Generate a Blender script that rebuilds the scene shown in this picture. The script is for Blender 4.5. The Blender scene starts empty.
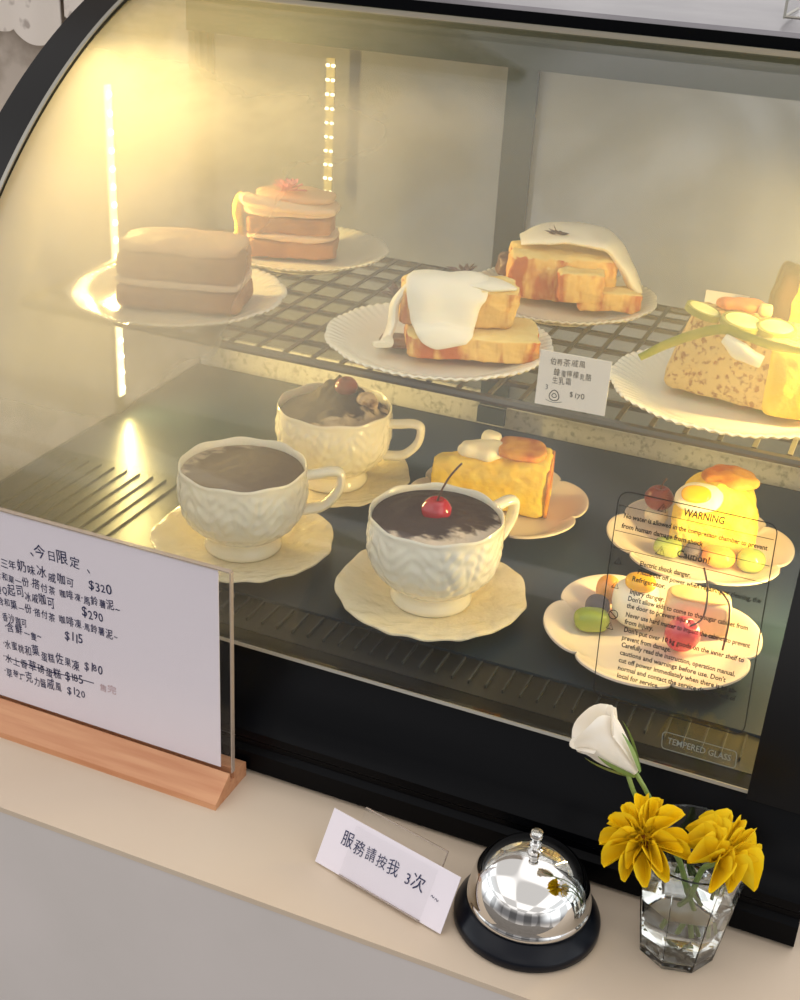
import bpy, bmesh, math, random
from mathutils import Vector, Matrix, noise
random.seed(7)
PI = math.pi
sc = bpy.context.scene
COL = sc.collection

# ------------------------------------------------------------------ camera, world, lights
def srgb(r, g, b, a=1.0):
    f = lambda c: (c/255/12.92) if c/255 <= 0.04045 else ((c/255+0.055)/1.055)**2.4
    return (f(r), f(g), f(b), a)

cam_data = bpy.data.cameras.new('camera')
cam_data.sensor_fit = 'HORIZONTAL'; cam_data.sensor_width = 36.0
cam_data.lens = 1300.0/800.0*36.0
cam_data.clip_start = 0.02
cam = bpy.data.objects.new('camera', cam_data); COL.objects.link(cam)
p, yw, rl = math.radians(26.7732), math.radians(21.6324), math.radians(3.3006)
fw = Vector((-math.sin(yw)*math.cos(p), math.cos(yw)*math.cos(p), -math.sin(p)))
rt = Vector((math.cos(yw), math.sin(yw), 0)); up = rt.cross(fw)
r2 = math.cos(rl)*rt + math.sin(rl)*up; u2 = -math.sin(rl)*rt + math.cos(rl)*up
cam.matrix_world = Matrix(((r2.x, u2.x, -fw.x, 0.1719), (r2.y, u2.y, -fw.y, -0.6022), (r2.z, u2.z, -fw.z, 0.5527), (0, 0, 0, 1)))
sc.camera = cam

sc.view_settings.view_transform = 'Standard'
sc.view_settings.look = 'None'
sc.view_settings.exposure = 0.0
sc.view_settings.gamma = 1.0
sc.view_settings.use_curve_mapping = False
sc.cycles.use_denoising = True
sc.cycles.max_bounces = 14
sc.cycles.transparent_max_bounces = 24
sc.cycles.sample_clamp_indirect = 4.0
sc.cycles.caustics_reflective = False

# room light: pale ceiling and added side daylight and panels, dim room behind the viewer
world = bpy.data.worlds.new('room_light'); sc.world = world; world.use_nodes = True
wn = world.node_tree.nodes; wl = world.node_tree.links
wn.clear()
wo = wn.new('ShaderNodeOutputWorld'); wb = wn.new('ShaderNodeBackground')
tc = wn.new('ShaderNodeTexCoord'); sx = wn.new('ShaderNodeSeparateXYZ')
wl.new(tc.outputs['Generated'], sx.inputs[0])
def wmath(op, a, b):
    n = wn.new('ShaderNodeMath'); n.operation = op
    for i_, v_ in enumerate((a, b)):
        if hasattr(v_, 'is_linked'): wl.new(v_, n.inputs[i_])
        else: n.inputs[i_].default_value = v_
    return n.outputs[0]
def wsmooth(v_, a, b, lo, hi):
    n = wn.new('ShaderNodeMapRange'); n.interpolation_type = 'SMOOTHSTEP'; wl.new(v_, n.inputs[0])
    for i_, x_ in enumerate((a, b, lo, hi)): n.inputs[i_+1].default_value = x_
    return n.outputs[0]
def wmix(f, a, b):
    n = wn.new('ShaderNodeMix'); n.data_type = 'RGBA'; wl.new(f, n.inputs[0])
    for i_, v_ in ((6, a), (7, b)):
        if hasattr(v_, 'is_linked'): wl.new(v_, n.inputs[i_])
        else: n.inputs[i_].default_value = v_
    return n.outputs[2]
zz, yy_, xx = sx.outputs['Z'], sx.outputs['Y'], sx.outputs['X']
room = wmix(wmath('MAXIMUM', wsmooth(zz, 0.05, 0.30, 0, 1), wsmooth(yy_, -0.30, 0.20, 0, 1)), (0.17, 0.165, 0.17, 1), (1.18, 1.14, 1.12, 1))   # dim room behind the viewer, bright ceiling and kitchen
room = wmix(wsmooth(zz, -0.10, -0.40, 0, 1), room, (0.72, 0.67, 0.63, 1))                      # lit floor in front of the counter
side = wmath('MULTIPLY', wsmooth(wmath('ABSOLUTE', xx, 0), 0.55, 0.90, 0, 1), wmath('MULTIPLY', wsmooth(zz, -0.25, 0.05, 0, 1), wsmooth(zz, 0.30, 0.65, 1, 0)))
room = wmix(side, room, (1.5, 1.55, 1.6, 1))                                                    # soft bright lobes added at both ends for highlights
zc_ = wmath('MAXIMUM', zz, 0.18)
grid_ = wmath('MULTIPLY', wmath('SINE', wmath('ADD', wmath('MULTIPLY', wmath('DIVIDE', xx, zc_), 2.6), 0.9), 0), wmath('SINE', wmath('ADD', wmath('MULTIPLY', wmath('DIVIDE', yy_, zc_), 2.1), 0.4), 0))
patch = wn.new('ShaderNodeVectorMath'); patch.operation = 'SCALE'; wl.new(room, patch.inputs[0])
wl.new(wsmooth(grid_, -0.10, 0.10, 0.70, 1.34), patch.inputs['Scale'])                      # panels, beams and lamps of the room
room = patch.outputs[0]
wl.new(room, wb.inputs['Color']); wb.inputs['Strength'].default_value = 1.0
wl.new(wb.outputs[0], wo.inputs[0])

# ------------------------------------------------------------------ materials
class NT:
    def __init__(s, m): s.n = m.node_tree.nodes; s.l = m.node_tree.links
    def new(s, t, **k):
        x = s.n.new(t)
        for a, b in k.items(): setattr(x, a, b)
        return x
    def link(s, a, b): s.l.new(a, b)

def mat(name, col, rough=0.5, metal=0.0, col2=None, scale=20.0, detail=4.0, bump=0.0, bscale=None, spec=0.5, sss=0.0,
        lo=0.35, hi=0.65, coat=0.0, trans=0.0, ior=1.45, stretch=None, alpha=1.0, bdist=0.001):
    m = bpy.data.materials.new(name); m.use_nodes = True
    t = NT(m); b = t.n['Principled BSDF']
    b.inputs['Base Color'].default_value = col
    b.inputs['Roughness'].default_value = rough; b.inputs['Metallic'].default_value = metal
    b.inputs['Specular IOR Level'].default_value = spec; b.inputs['IOR'].default_value = ior
    b.inputs['Coat Weight'].default_value = coat; b.inputs['Transmission Weight'].default_value = trans
    b.inputs['Alpha'].default_value = alpha
    if sss:
        b.inputs['Subsurface Weight'].default_value = sss
        b.inputs['Subsurface Radius'].default_value = (0.01, 0.006, 0.003); b.inputs['Subsurface Scale'].default_value = 0.5
    if col2 or bump:
        tcn = t.new('ShaderNodeTexCoord'); src = tcn.outputs['Object']
        if stretch:
            mp = t.new('ShaderNodeMapping'); mp.inputs['Scale'].default_value = stretch
            t.link(src, mp.inputs[0]); src = mp.outputs[0]
    if col2:
        nz = t.new('ShaderNodeTexNoise'); nz.inputs['Scale'].default_value = scale; nz.inputs['Detail'].default_value = detail
        t.link(src, nz.inputs['Vector'])
        rp = t.new('ShaderNodeValToRGB'); rp.color_ramp.elements[0].position = lo; rp.color_ramp.elements[1].position = hi
        rp.color_ramp.elements[0].color = col; rp.color_ramp.elements[1].color = col2
        t.link(nz.outputs[0], rp.inputs[0]); t.link(rp.outputs[0], b.inputs['Base Color'])
    if bump:
        nb = t.new('ShaderNodeTexNoise'); nb.inputs['Scale'].default_value = bscale or scale; nb.inputs['Detail'].default_value = 5
        t.link(src, nb.inputs['Vector'])
        bp = t.new('ShaderNodeBump'); bp.inputs['Strength'].default_value = bump; bp.inputs['Distance'].default_value = bdist
        t.link(nb.outputs[0], bp.inputs['Height']); t.link(bp.outputs[0], b.inputs['Normal'])
    return m

def emis(name, col, s):
    m = bpy.data.materials.new(name); m.use_nodes = True
    t = NT(m); b = t.n['Principled BSDF']
    b.inputs['Base Color'].default_value = col
    b.inputs['Emission Color'].default_value = col; b.inputs['Emission Strength'].default_value = s
    return m

def schlick(t):
    """reflectance of a thin sheet, the same from both sides"""
    g = t.new('ShaderNodeNewGeometry'); d = t.new('ShaderNodeVectorMath', operation='DOT_PRODUCT')
    t.link(g.outputs['Normal'], d.inputs[0]); t.link(g.outputs['Incoming'], d.inputs[1])
    c = mathn(t, 'SUBTRACT', 1.0, mathn(t, 'ABSOLUTE', d.outputs['Value']), True)
    return mathn(t, 'ADD', 0.04, mathn(t, 'MULTIPLY', mathn(t, 'POWER', c, 5.0), 0.96), True)
def clear_mat(name, tint=(0.96, 0.98, 0.97, 1), refl=0.5, rough=0.02, ior=1.45):
    """thin clear sheet: transparent with Fresnel reflection"""
    m = bpy.data.materials.new(name); m.use_nodes = True
    t = NT(m); t.n.clear()
    o = t.new('ShaderNodeOutputMaterial'); mixs = t.new('ShaderNodeMixShader')
    tr = t.new('ShaderNodeBsdfTransparent'); tr.inputs[0].default_value = tint
    gl = t.new('ShaderNodeBsdfGlossy'); gl.inputs['Roughness'].default_value = rough
    fr = schlick(t)
    mu = t.new('ShaderNodeMath', operation='MULTIPLY'); mu.inputs[1].default_value = refl
    t.link(fr, mu.inputs[0]); t.link(mu.outputs[0], mixs.inputs[0])
    t.link(tr.outputs[0], mixs.inputs[1]); t.link(gl.outputs[0], mixs.inputs[2]); t.link(mixs.outputs[0], o.inputs[0])
    return m

def fog_glass(name, fog_fn, tint=(0.97, 0.98, 0.98, 1), refl=0.5, fogcol=(0.85, 0.84, 0.80, 1), trans=0.6, grough=0.03):
    """glass sheet with condensation: fog_fn(t, pos_socket) returns the socket with the fog amount"""
    m = bpy.data.materials.new(name); m.use_nodes = True
    t = NT(m); t.n.clear()
    o = t.new('ShaderNodeOutputMaterial')
    tr = t.new('ShaderNodeBsdfTransparent'); tr.inputs[0].default_value = tint
    df = t.new('ShaderNodeBsdfDiffuse'); df.inputs[0].default_value = fogcol
    tl = t.new('ShaderNodeBsdfTranslucent'); tl.inputs[0].default_value = fogcol
    mf = t.new('ShaderNodeMixShader'); mf.inputs[0].default_value = trans
    t.link(df.outputs[0], mf.inputs[1]); t.link(tl.outputs[0], mf.inputs[2])
    m1 = t.new('ShaderNodeMixShader')
    g = t.new('ShaderNodeNewGeometry')
    t.link(fog_fn(t, g.outputs['Position']), m1.inputs[0])
    t.link(tr.outputs[0], m1.inputs[1]); t.link(mf.outputs[0], m1.inputs[2])
    gl = t.new('ShaderNodeBsdfGlossy'); gl.inputs['Roughness'].default_value = grough
    fr = schlick(t)
    mu = t.new('ShaderNodeMath', operation='MULTIPLY'); mu.inputs[1].default_value = refl
    t.link(fr, mu.inputs[0])
    m2 = t.new('ShaderNodeMixShader'); t.link(mu.outputs[0], m2.inputs[0])
    t.link(m1.outputs[0], m2.inputs[1]); t.link(gl.outputs[0], m2.inputs[2]); t.link(m2.outputs[0], o.inputs[0])
    return m

def mathn(t, op, a, b=None, clamp=False):
    n = t.new('ShaderNodeMath', operation=op); n.use_clamp = clamp
    for i, v in enumerate((a, b)):
        if v is None: continue
        if hasattr(v, 'is_linked'): t.link(v, n.inputs[i])
        else: n.inputs[i].default_value = v
    return n.outputs[0]
def smooth(t, v, a, b, lo=0.0, hi=1.0):
    n = t.new('ShaderNodeMapRange'); n.interpolation_type = 'SMOOTHERSTEP'
    t.link(v, n.inputs[0])
    for i, x in enumerate((a, b, lo, hi)): n.inputs[i+1].default_value = x
    return n.outputs[0]
def cloud(t, pos, scale, detail=3, dist=0.6, seed=0.0, stretch=(1, 1, 1)):
    mp = t.new('ShaderNodeMapping'); mp.inputs['Scale'].default_value = stretch; mp.inputs['Location'].default_value = (seed, seed*1.7, 0)
    t.link(pos, mp.inputs[0])
    n = t.new('ShaderNodeTexNoise'); n.inputs['Scale'].default_value = scale; n.inputs['Detail'].default_value = detail
    n.inputs['Distortion'].default_value = dist
    t.link(mp.outputs[0], n.inputs['Vector']); return n.outputs[0]

def front_fog(t, pos):
    s = t.new('ShaderNodeSeparateXYZ'); t.link(pos, s.inputs[0])
    X, Z = s.outputs['X'], s.outputs['Z']
    c = cloud(t, pos, 9, 4, 0.2)
    xj = mathn(t, 'ADD', X, mathn(t, 'MULTIPLY', mathn(t, 'SUBTRACT', c, 0.5), 0.22))
    left = smooth(t, xj, -0.06, -0.40, 0.0, 1.0)
    zlow = smooth(t, Z, 0.10, 0.30, 0.30, 1.0)
    ztop = smooth(t, mathn(t, 'ADD', Z, mathn(t, 'MULTIPLY', mathn(t, 'SUBTRACT', c, 0.5), 0.06)), 0.365, 0.415, 1.0, 0.22)
    a = mathn(t, 'MULTIPLY', mathn(t, 'MULTIPLY', left, zlow), ztop)
    a = mathn(t, 'MULTIPLY', a, 0.46)
    veil = mathn(t, 'MULTIPLY', mathn(t, 'MULTIPLY', smooth(t, Z, 0.22, 0.34, 0.012, 0.09), ztop), mathn(t, 'ADD', 0.5, c))
    return mathn(t, 'ADD', a, veil, True)
def side_fog(t, pos):
    c = cloud(t, pos, 10, 5, 1.2, 3.0, (1, 1, 1))
    st = cloud(t, pos, 40, 3, 0.3, 5.0, (1, 0.35, 1))
    a = mathn(t, 'MULTIPLY', smooth(t, c, 0.3, 0.7, 0.35, 0.75), mathn(t, 'ADD', 0.6, mathn(t, 'MULTIPLY', st, 0.5)))
    return mathn(t, 'MULTIPLY', a, 0.8, True)
def door_fog(t, pos):
    c = cloud(t, pos, 6, 5, 1.0, 8.0)
    return smooth(t, c, 0.25, 0.75, 0.62, 0.86)

M = {}
M['counter'] = mat('beige_paint', srgb(209, 193, 172), 0.55, col2=srgb(203, 184, 162), scale=6, lo=.3, hi=.7, bump=0.05, bscale=60)
M['front'] = mat('grey_plaster', srgb(208, 200, 196), 0.7, col2=srgb(201, 194, 189), scale=9, lo=.3, hi=.7, bump=0.08, bscale=40)
M['black'] = mat('black_gloss', srgb(5, 6, 9), 0.28, spec=0.10)
M['blackband'] = mat('black_enamel', srgb(14, 13, 13), 0.30, spec=0.3)
M['topgrey'] = mat('top_metal', srgb(120, 116, 120), 0.35, 0.15, col2=srgb(98, 95, 100), scale=14, lo=.35, hi=.65)
M['silver'] = mat('silver_strip', srgb(160, 156, 146), 0.4, 0.6)
M['sill'] = mat('pale_sill', srgb(206, 204, 196), 0.4, col2=srgb(166, 166, 158), scale=190, detail=3, lo=.54, hi=.68)
M['deck'] = mat('dark_steel', srgb(28, 43, 56), 0.34, 0.3, col2=srgb(42, 60, 74), scale=7, lo=.35, hi=.7)
M['vent'] = mat('vent_black', srgb(16, 18, 20), 0.4)
M['slot'] = mat('slot_edge', srgb(58, 62, 64), 0.35, 0.4)
M['stile'] = mat('door_stile', srgb(62, 74, 76), 0.4, 0.2)
M['glass'] = fog_glass('front_glass', front_fog, refl=0.8, trans=0.85)
M['sideglass'] = fog_glass('side_glass', side_fog, refl=0.3, fogcol=srgb(150, 142, 122))
M['doorglass'] = fog_glass('door_glass', door_fog, refl=0.12, fogcol=srgb(158, 158, 146), trans=0.62, grough=0.35)
M['ledstrip'] = emis('led_diffuser', (1.0, 0.82, 0.42, 1), 4.0)
M['leddot'] = emis('led_dot', (1.0, 0.90, 0.6, 1), 20.0)
M['leddotdim'] = emis('led_dot_dim', (1.0, 0.92, 0.62, 1), 3.0)
M['leddim'] = mat('led_tape', srgb(150, 144, 112), 0.4)
M['wire'] = mat('shelf_wire', srgb(96, 92, 82), 0.35, 0.6)
M['ceramic'] = mat('cream_porcelain', srgb(238, 230, 206), 0.18, spec=0.5, coat=0.3, sss=0.08)
M['ceramic_leaf'] = mat('embossed_porcelain', srgb(234, 220, 186), 0.22, coat=0.3, bump=0.9, bscale=70, bdist=0.0035, sss=0.08)
M['plate_petal'] = mat('petal_porcelain', srgb(232, 216, 196), 0.2, coat=0.3, sss=0.05)
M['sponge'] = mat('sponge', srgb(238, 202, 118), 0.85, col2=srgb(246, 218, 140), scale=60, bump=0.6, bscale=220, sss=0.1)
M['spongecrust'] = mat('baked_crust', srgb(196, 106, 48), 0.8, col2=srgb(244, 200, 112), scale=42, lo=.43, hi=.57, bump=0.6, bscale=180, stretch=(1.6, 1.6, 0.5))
M['spongebrown'] = mat('brown_sponge', srgb(156, 100, 60), 0.85, col2=srgb(184, 130, 84), scale=50, bump=0.6, bscale=200)
M['spongepeach'] = mat('peach_cream', srgb(226, 176, 136), 0.6, col2=srgb(238, 198, 150), scale=26, bump=0.25, bscale=60)
M['cream'] = mat('whipped_cream', srgb(244, 234, 208), 0.45, sss=0.15, bump=0.15, bscale=60)
M['creampink'] = mat('buttercream', srgb(236, 202, 166), 0.5, sss=0.1, bump=0.2, bscale=50)
M['speckle'] = mat('speckled_sponge', srgb(160, 112, 66), 0.85, col2=srgb(222, 188, 122), scale=250, detail=3, lo=.36, hi=.48, bump=0.5, bscale=200)
M['yellowcake'] = mat('yellow_sponge', srgb(250, 206, 62), 0.85, col2=srgb(252, 220, 96), scale=70, bump=0.6, bscale=220, sss=0.1)
M['paleyellow'] = mat('pale_sponge', srgb(246, 220, 150), 0.8, col2=srgb(240, 206, 124), scale=60, bump=0.4, bscale=200, sss=0.1)
M['tan'] = mat('tan_sponge', srgb(230, 204, 164), 0.8, col2=srgb(222, 194, 152), scale=70, bump=0.4, bscale=200)
M['browntop'] = mat('browned_top', srgb(196, 104, 34), 0.6, col2=srgb(240, 176, 70), scale=44, lo=.4, hi=.62, bump=0.5, bscale=120)
M['darkcrust'] = mat('dark_crust', srgb(66, 42, 30), 0.7, col2=srgb(104, 70, 50), scale=30, bump=0.6, bscale=120, stretch=(2, 2, 0.6))
M['cocoa'] = mat('cocoa_cream', srgb(52, 34, 26), 0.8, col2=srgb(176, 142, 116), scale=34, detail=6, lo=.50, hi=.60, bump=0.5, bscale=160)
M['cocoa_light'] = mat('dusted_cream', srgb(206, 182, 152), 0.75, col2=srgb(120, 92, 70), scale=70, lo=.52, hi=.66, bump=0.5, bscale=160)
M['coffee'] = mat('dusted_foam', srgb(84, 66, 54), 0.7, col2=srgb(150, 128, 106), scale=30, lo=.45, hi=.62, bump=0.3, bscale=120)
M['cherry'] = mat('cherry_skin', srgb(176, 12, 34), 0.15, coat=0.6, sss=0.1)
M['cherrydull'] = mat('dull_cherry', srgb(140, 52, 44), 0.3, coat=0.3, sss=0.15)
M['cherrypink'] = mat('candied_cherry', srgb(206, 64, 78), 0.25, coat=0.5, sss=0.2)
M['stem'] = mat('fruit_stem', srgb(74, 38, 22), 0.6)
M['grape'] = mat('green_grape', srgb(136, 156, 52), 0.25, coat=0.3, sss=0.3, col2=srgb(166, 178, 84), scale=30)
M['berry'] = mat('blueberry_skin', srgb(74, 62, 66), 0.6, col2=srgb(98, 88, 92), scale=60)
M['orange'] = mat('orange_flesh', srgb(238, 150, 44), 0.3, coat=0.3, sss=0.2, col2=srgb(246, 178, 72), scale=60)
M['mango'] = mat('mango_flesh', srgb(250, 186, 30), 0.25, coat=0.3, sss=0.2)
M['lime'] = mat('lime_flesh', srgb(222, 212, 130), 0.35, coat=0.2, sss=0.2, col2=srgb(234, 226, 166), scale=70)
M['limepeel'] = mat('lime_peel', srgb(150, 148, 72), 0.45)
M['leafgreen'] = mat('leaf_green', srgb(134, 142, 44), 0.5, col2=srgb(166, 160, 70), scale=50)
M['redfruit'] = mat('dried_citrus', srgb(206, 106, 58), 0.6, col2=srgb(226, 140, 84), scale=60)
M['pinkflower'] = mat('pink_petal', srgb(240, 140, 158), 0.6, sss=0.2)
M['dryflower'] = mat('dried_flower', srgb(112, 84, 78), 0.8, col2=srgb(80, 58, 50), scale=90)
M['jamshade'] = mat('jam_and_shade', srgb(98, 62, 40), 0.35, coat=0.3, col2=srgb(130, 86, 54), scale=60)
M['paper'] = mat('white_paper', srgb(232, 224, 231), 0.8, col2=srgb(229, 221, 228), scale=5)
M['papercream'] = mat('tag_paper', srgb(246, 236, 220), 0.85)
M['ink'] = mat('blue_ink', srgb(24, 30, 78), 0.6)
M['inkblack'] = mat('black_ink', srgb(44, 42, 44), 0.6)
M['inkred'] = mat('faint_red_ink', srgb(196, 168, 172), 0.7)
M['labelink'] = mat('label_print', srgb(30, 28, 26), 0.5)
M['stamp'] = mat('stamp_etch', srgb(120, 126, 122), 0.6)
M['wood'] = mat('beech_wood', srgb(206, 152, 112), 0.5, col2=srgb(190, 130, 92), scale=14, detail=5, lo=.35, hi=.7, stretch=(1, 14, 14), bump=0.08, bscale=60)
M['acrylic'] = clear_mat('clear_acrylic', (0.985, 0.985, 0.985, 1), 0.3)
M['acrylicedge'] = mat('acrylic_edge', srgb(176, 160, 146), 0.15, spec=0.6, alpha=0.75)
M['chrome'] = mat('chrome', (0.72, 0.71, 0.69, 1), 0.05, 1.0)
M['bellbase'] = mat('black_plastic', srgb(8, 12, 22), 0.3, spec=0.28, bump=0.03, bscale=300)
M['tumbler'] = mat('tumbler_glass', (0.97, 0.99, 0.98, 1), 0.01, trans=1.0, ior=1.48)
M['water'] = mat('water', (0.97, 0.99, 0.98, 1), 0.0, trans=1.0, ior=1.33)
M['yellowpetal'] = mat('yellow_petal', srgb(255, 206, 12), 0.5, col2=srgb(255, 220, 40), scale=90, sss=0.3)
M['yellowheart'] = mat('flower_heart', srgb(176, 108, 12), 0.7, bump=0.5, bscale=400)
M['whitepetal'] = mat('white_petal', srgb(246, 238, 226), 0.5, sss=0.2)
M['greenstem'] = mat('green_stem', srgb(110, 142, 70), 0.5, col2=srgb(140, 160, 90), scale=60)
M['wall'] = mat('wall_plaster', srgb(150, 138, 126), 0.85, col2=srgb(186, 176, 166), scale=16, detail=6, lo=.42, hi=.6, bump=0.1, bscale=30)
M['roomfloor'] = mat('floor_grey', srgb(110, 104, 98), 0.7, col2=srgb(120, 114, 108), scale=6)
M['lace'] = mat('white_lace', srgb(216, 208, 200), 0.85, col2=srgb(168, 158, 150), scale=44, detail=2, lo=.58, hi=.68, bump=0.4, bscale=70)

def petal_mat(name, col, col2, tr=0.45):
    m = bpy.data.materials.new(name); m.use_nodes = True; t = NT(m); t.n.clear()
    o = t.new('ShaderNodeOutputMaterial'); df = t.new('ShaderNodeBsdfDiffuse'); tl = t.new('ShaderNodeBsdfTranslucent'); mx_ = t.new('ShaderNodeMixShader')
    tcn = t.new('ShaderNodeTexCoord'); n = cloud(t, tcn.outputs['Object'], 120, 3, 0.3, 0, (0.3, 1, 1)); rp = t.new('ShaderNodeValToRGB')
    rp.color_ramp.elements[0].color = col; rp.color_ramp.elements[0].position = 0.35; rp.color_ramp.elements[1].color = col2; rp.color_ramp.elements[1].position = 0.65
    t.link(n, rp.inputs[0]); t.link(rp.outputs[0], df.inputs[0]); t.link(rp.outputs[0], tl.inputs[0])
    mx_.inputs[0].default_value = tr; t.link(df.outputs[0], mx_.inputs[1]); t.link(tl.outputs[0], mx_.inputs[2]); t.link(mx_.outputs[0], o.inputs[0])
    return m
M['yellowpetal'] = petal_mat('yellow_petal', srgb(255, 222, 30), srgb(255, 230, 62), 0.10)
M['whitepetal'] = petal_mat('white_petal', srgb(250, 244, 232), srgb(252, 248, 240), 0.35)

# ------------------------------------------------------------------ mesh helpers
class MB:
    def __init__(s): s.v = []; s.f = []; s.mi = []
    def add(s, vs, fs, mi=0):
        k = len(s.v); s.v += [Vector(v) for v in vs]; s.f += [tuple(i+k for i in f) for f in fs]; s.mi += [mi]*len(fs); return s
    def box(s, lo, hi, mi=0):
        (a, b, c), (d, e_, f) = lo, hi
        return s.add([(a, b, c), (d, b, c), (d, e_, c), (a, e_, c), (a, b, f), (d, b, f), (d, e_, f), (a, e_, f)],
                     [(3, 2, 1, 0), (4, 5, 6, 7), (0, 1, 5, 4), (1, 2, 6, 5), (2, 3, 7, 6), (3, 0, 4, 7)], mi)
    def lathe(s, prof, n=64, fn=None, mi=0):
        vs = []
        for r, z in prof:
            for k in range(n):
                th = 2*PI*k/n
                vs.append(fn(r, z, th) if fn else (r*math.cos(th), r*math.sin(th), z))
        fs = []
        for i in range(len(prof)-1):
            for k in range(n):
                fs.append((i*n+k, i*n+(k+1) % n, (i+1)*n+(k+1) % n, (i+1)*n+k))
        return s.add(vs, fs, mi)
    def grid(s, fn, nu, nv, mi=0, wrap=False):
        vs = [fn(i/(nu if wrap else nu-1), j/(nv-1)) for j in range(nv) for i in range(nu)]
        fs = []
        for j in range(nv-1):
            for i in range(nu if wrap else nu-1):
                fs.append((j*nu+i, j*nu+(i+1) % nu, (j+1)*nu+(i+1) % nu, (j+1)*nu+i))
        return s.add(vs, fs, mi)
    def tube(s, pts, r, n=8, mi=0, side=None):
        """tube along pts; r a number or one per point, or (half width, half thickness) pairs; side = fixed side direction"""
        pts = [Vector(q) for q in pts]; rings = []; prev = None
        for i, q in enumerate(pts):
            t_ = (pts[min(i+1, len(pts)-1)]-pts[max(i-1, 0)]).normalized()
            if side is not None: a = (Vector(side)-t_*Vector(side).dot(t_)).normalized()
            elif prev is None:
                a = t_.cross(Vector((0, 0, 1)))
                if a.length < 1e-3: a = t_.cross(Vector((1, 0, 0)))
                a.normalize()
            else: a = (prev-t_*prev.dot(t_)).normalized()
            prev = a; b = t_.cross(a)
            rr = r[i] if isinstance(r, (list, tuple)) else r
            ra, rb = rr if isinstance(rr, (tuple, list)) else (rr, rr)
            rings.append([q+a*ra*math.cos(2*PI*k/n)+b*rb*math.sin(2*PI*k/n) for k in range(n)])
        vs = [v for R in rings for v in R]
        fs = [(i*n+k, i*n+(k+1) % n, (i+1)*n+(k+1) % n, (i+1)*n+k) for i in range(len(pts)-1) for k in range(n)]
        fs += [tuple(range(n))[::-1], tuple(len(vs)-n+k for k in range(n))]
        return s.add(vs, fs, mi)
    def prism(s, poly, fn, a, b, mi=0):
        """extrude the 2-D polygon between depths a and b; fn(u, v, d) gives a point"""
        n = len(poly)
        vs = [fn(u, v, a) for u, v in poly]+[fn(u, v, b) for u, v in poly]
        fs = [tuple(range(n))[::-1], tuple(range(n, 2*n))]+[(k, (k+1) % n, n+(k+1) % n, n+k) for k in range(n)]
        return s.add(vs, fs, mi)
    def soft(s, half, k=6.0, N=14, warp=None, amp=0.0, freq=60.0, seed=0.0, mi=0):
        """rounded block centred at the origin, resting extents +-half; warp(v in -1..1 and point) may bend it"""
        hx, hy, hz = half
        for ax in range(3):
            for sg in (-1, 1):
                def fn(u, v):
                    a, b = 2*u-1, 2*v-1
                    q = [0, 0, 0]; q[ax] = sg; q[(ax+1) % 3] = a*sg; q[(ax+2) % 3] = b
                    q = Vector(q); nk = (abs(q.x)**k+abs(q.y)**k+abs(q.z)**k)**(1/k)
                    q = q/nk
                    w = Vector((q.x*hx, q.y*hy, q.z*hz))
                    if warp: w = Vector(warp(q, w))
                    if amp:
                        d = noise.noise(w*freq+Vector((seed, seed*2, seed*3)))
                        if N >= 20: d += 0.35*noise.noise(w*380+Vector((seed, 3, 1)))+0.5*noise.noise(w*170+Vector((seed, 7, 2)))
                        w = w+q.normalized()*amp*d
                    return w
                s.grid(fn, N, N, mi)
        return s
    def build(s, name, mats, parent=None, smooth=True, loc=None, rotz=0.0, angle=40, rot=None):
        me = bpy.data.meshes.new(name); me.from_pydata([tuple(v) for v in s.v], [], s.f)
        bm = bmesh.new(); bm.from_mesh(me)
        lay = [f for f in bm.faces]
        for f, i in zip(lay, s.mi): f.material_index = i
        bmesh.ops.remove_doubles(bm, verts=bm.verts, dist=1e-6)
        bmesh.ops.dissolve_degenerate(bm, edges=bm.edges, dist=1e-7)
        bmesh.ops.recalc_face_normals(bm, faces=bm.faces)
        if smooth:
            for f in bm.faces: f.smooth = True
            for ed in bm.edges:
                if len(ed.link_faces) == 2 and ed.calc_face_angle(0) > math.radians(angle): ed.smooth = False
        bm.to_mesh(me); bm.free()
        for m_ in (mats if isinstance(mats, (list, tuple)) else [mats]): me.materials.append(M[m_] if isinstance(m_, str) else m_)
        o = bpy.data.objects.new(name, me); COL.objects.link(o)
        if parent: o.parent = parent
        if loc is not None: o.location = loc
        if rot is not None: o.rotation_euler = rot
        elif rotz: o.rotation_euler = (0, 0, rotz)
        return o

def tag(o, label=None, cat=None, group=None, kind=None):
    if label: o['label'] = label
    if cat: o['category'] = cat
    if group: o['group'] = group
    if kind: o['kind'] = kind
    return o
def thing(name, label, cat, loc=(0, 0, 0), rotz=0.0, group=None):
    o = bpy.data.objects.new(name, None); COL.objects.link(o)
    o.location = loc; o.rotation_euler = (0, 0, rotz); o.empty_display_size = 0.02
    return tag(o, label, cat, group)
def dup(root, loc, rotz=0.0, label=None, group=None):
    r = root.copy(); COL.objects.link(r); r.location = loc; r.rotation_euler = (0, 0, rotz)
    if label: r['label'] = label
    if group: r['group'] = group
    for ch in list(root.children):
        c = ch.copy(); COL.objects.link(c); c.parent = r
        for g in list(ch.children):
            d = g.copy(); COL.objects.link(d); d.parent = c
    return r
def catmull(P, n=6):
    P = [Vector(q) for q in P]; out = []
    for i in range(len(P)-1):
        a, b, c, d = P[max(i-1, 0)], P[i], P[i+1], P[min(i+2, len(P)-1)]
        for k in range(n):
            t_ = k/n
            out.append(0.5*((2*b)+(c-a)*t_+(2*a-5*b+4*c-d)*t_*t_+(3*b-a-3*c+d)*t_**3))
    out.append(P[-1]); return out

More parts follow.
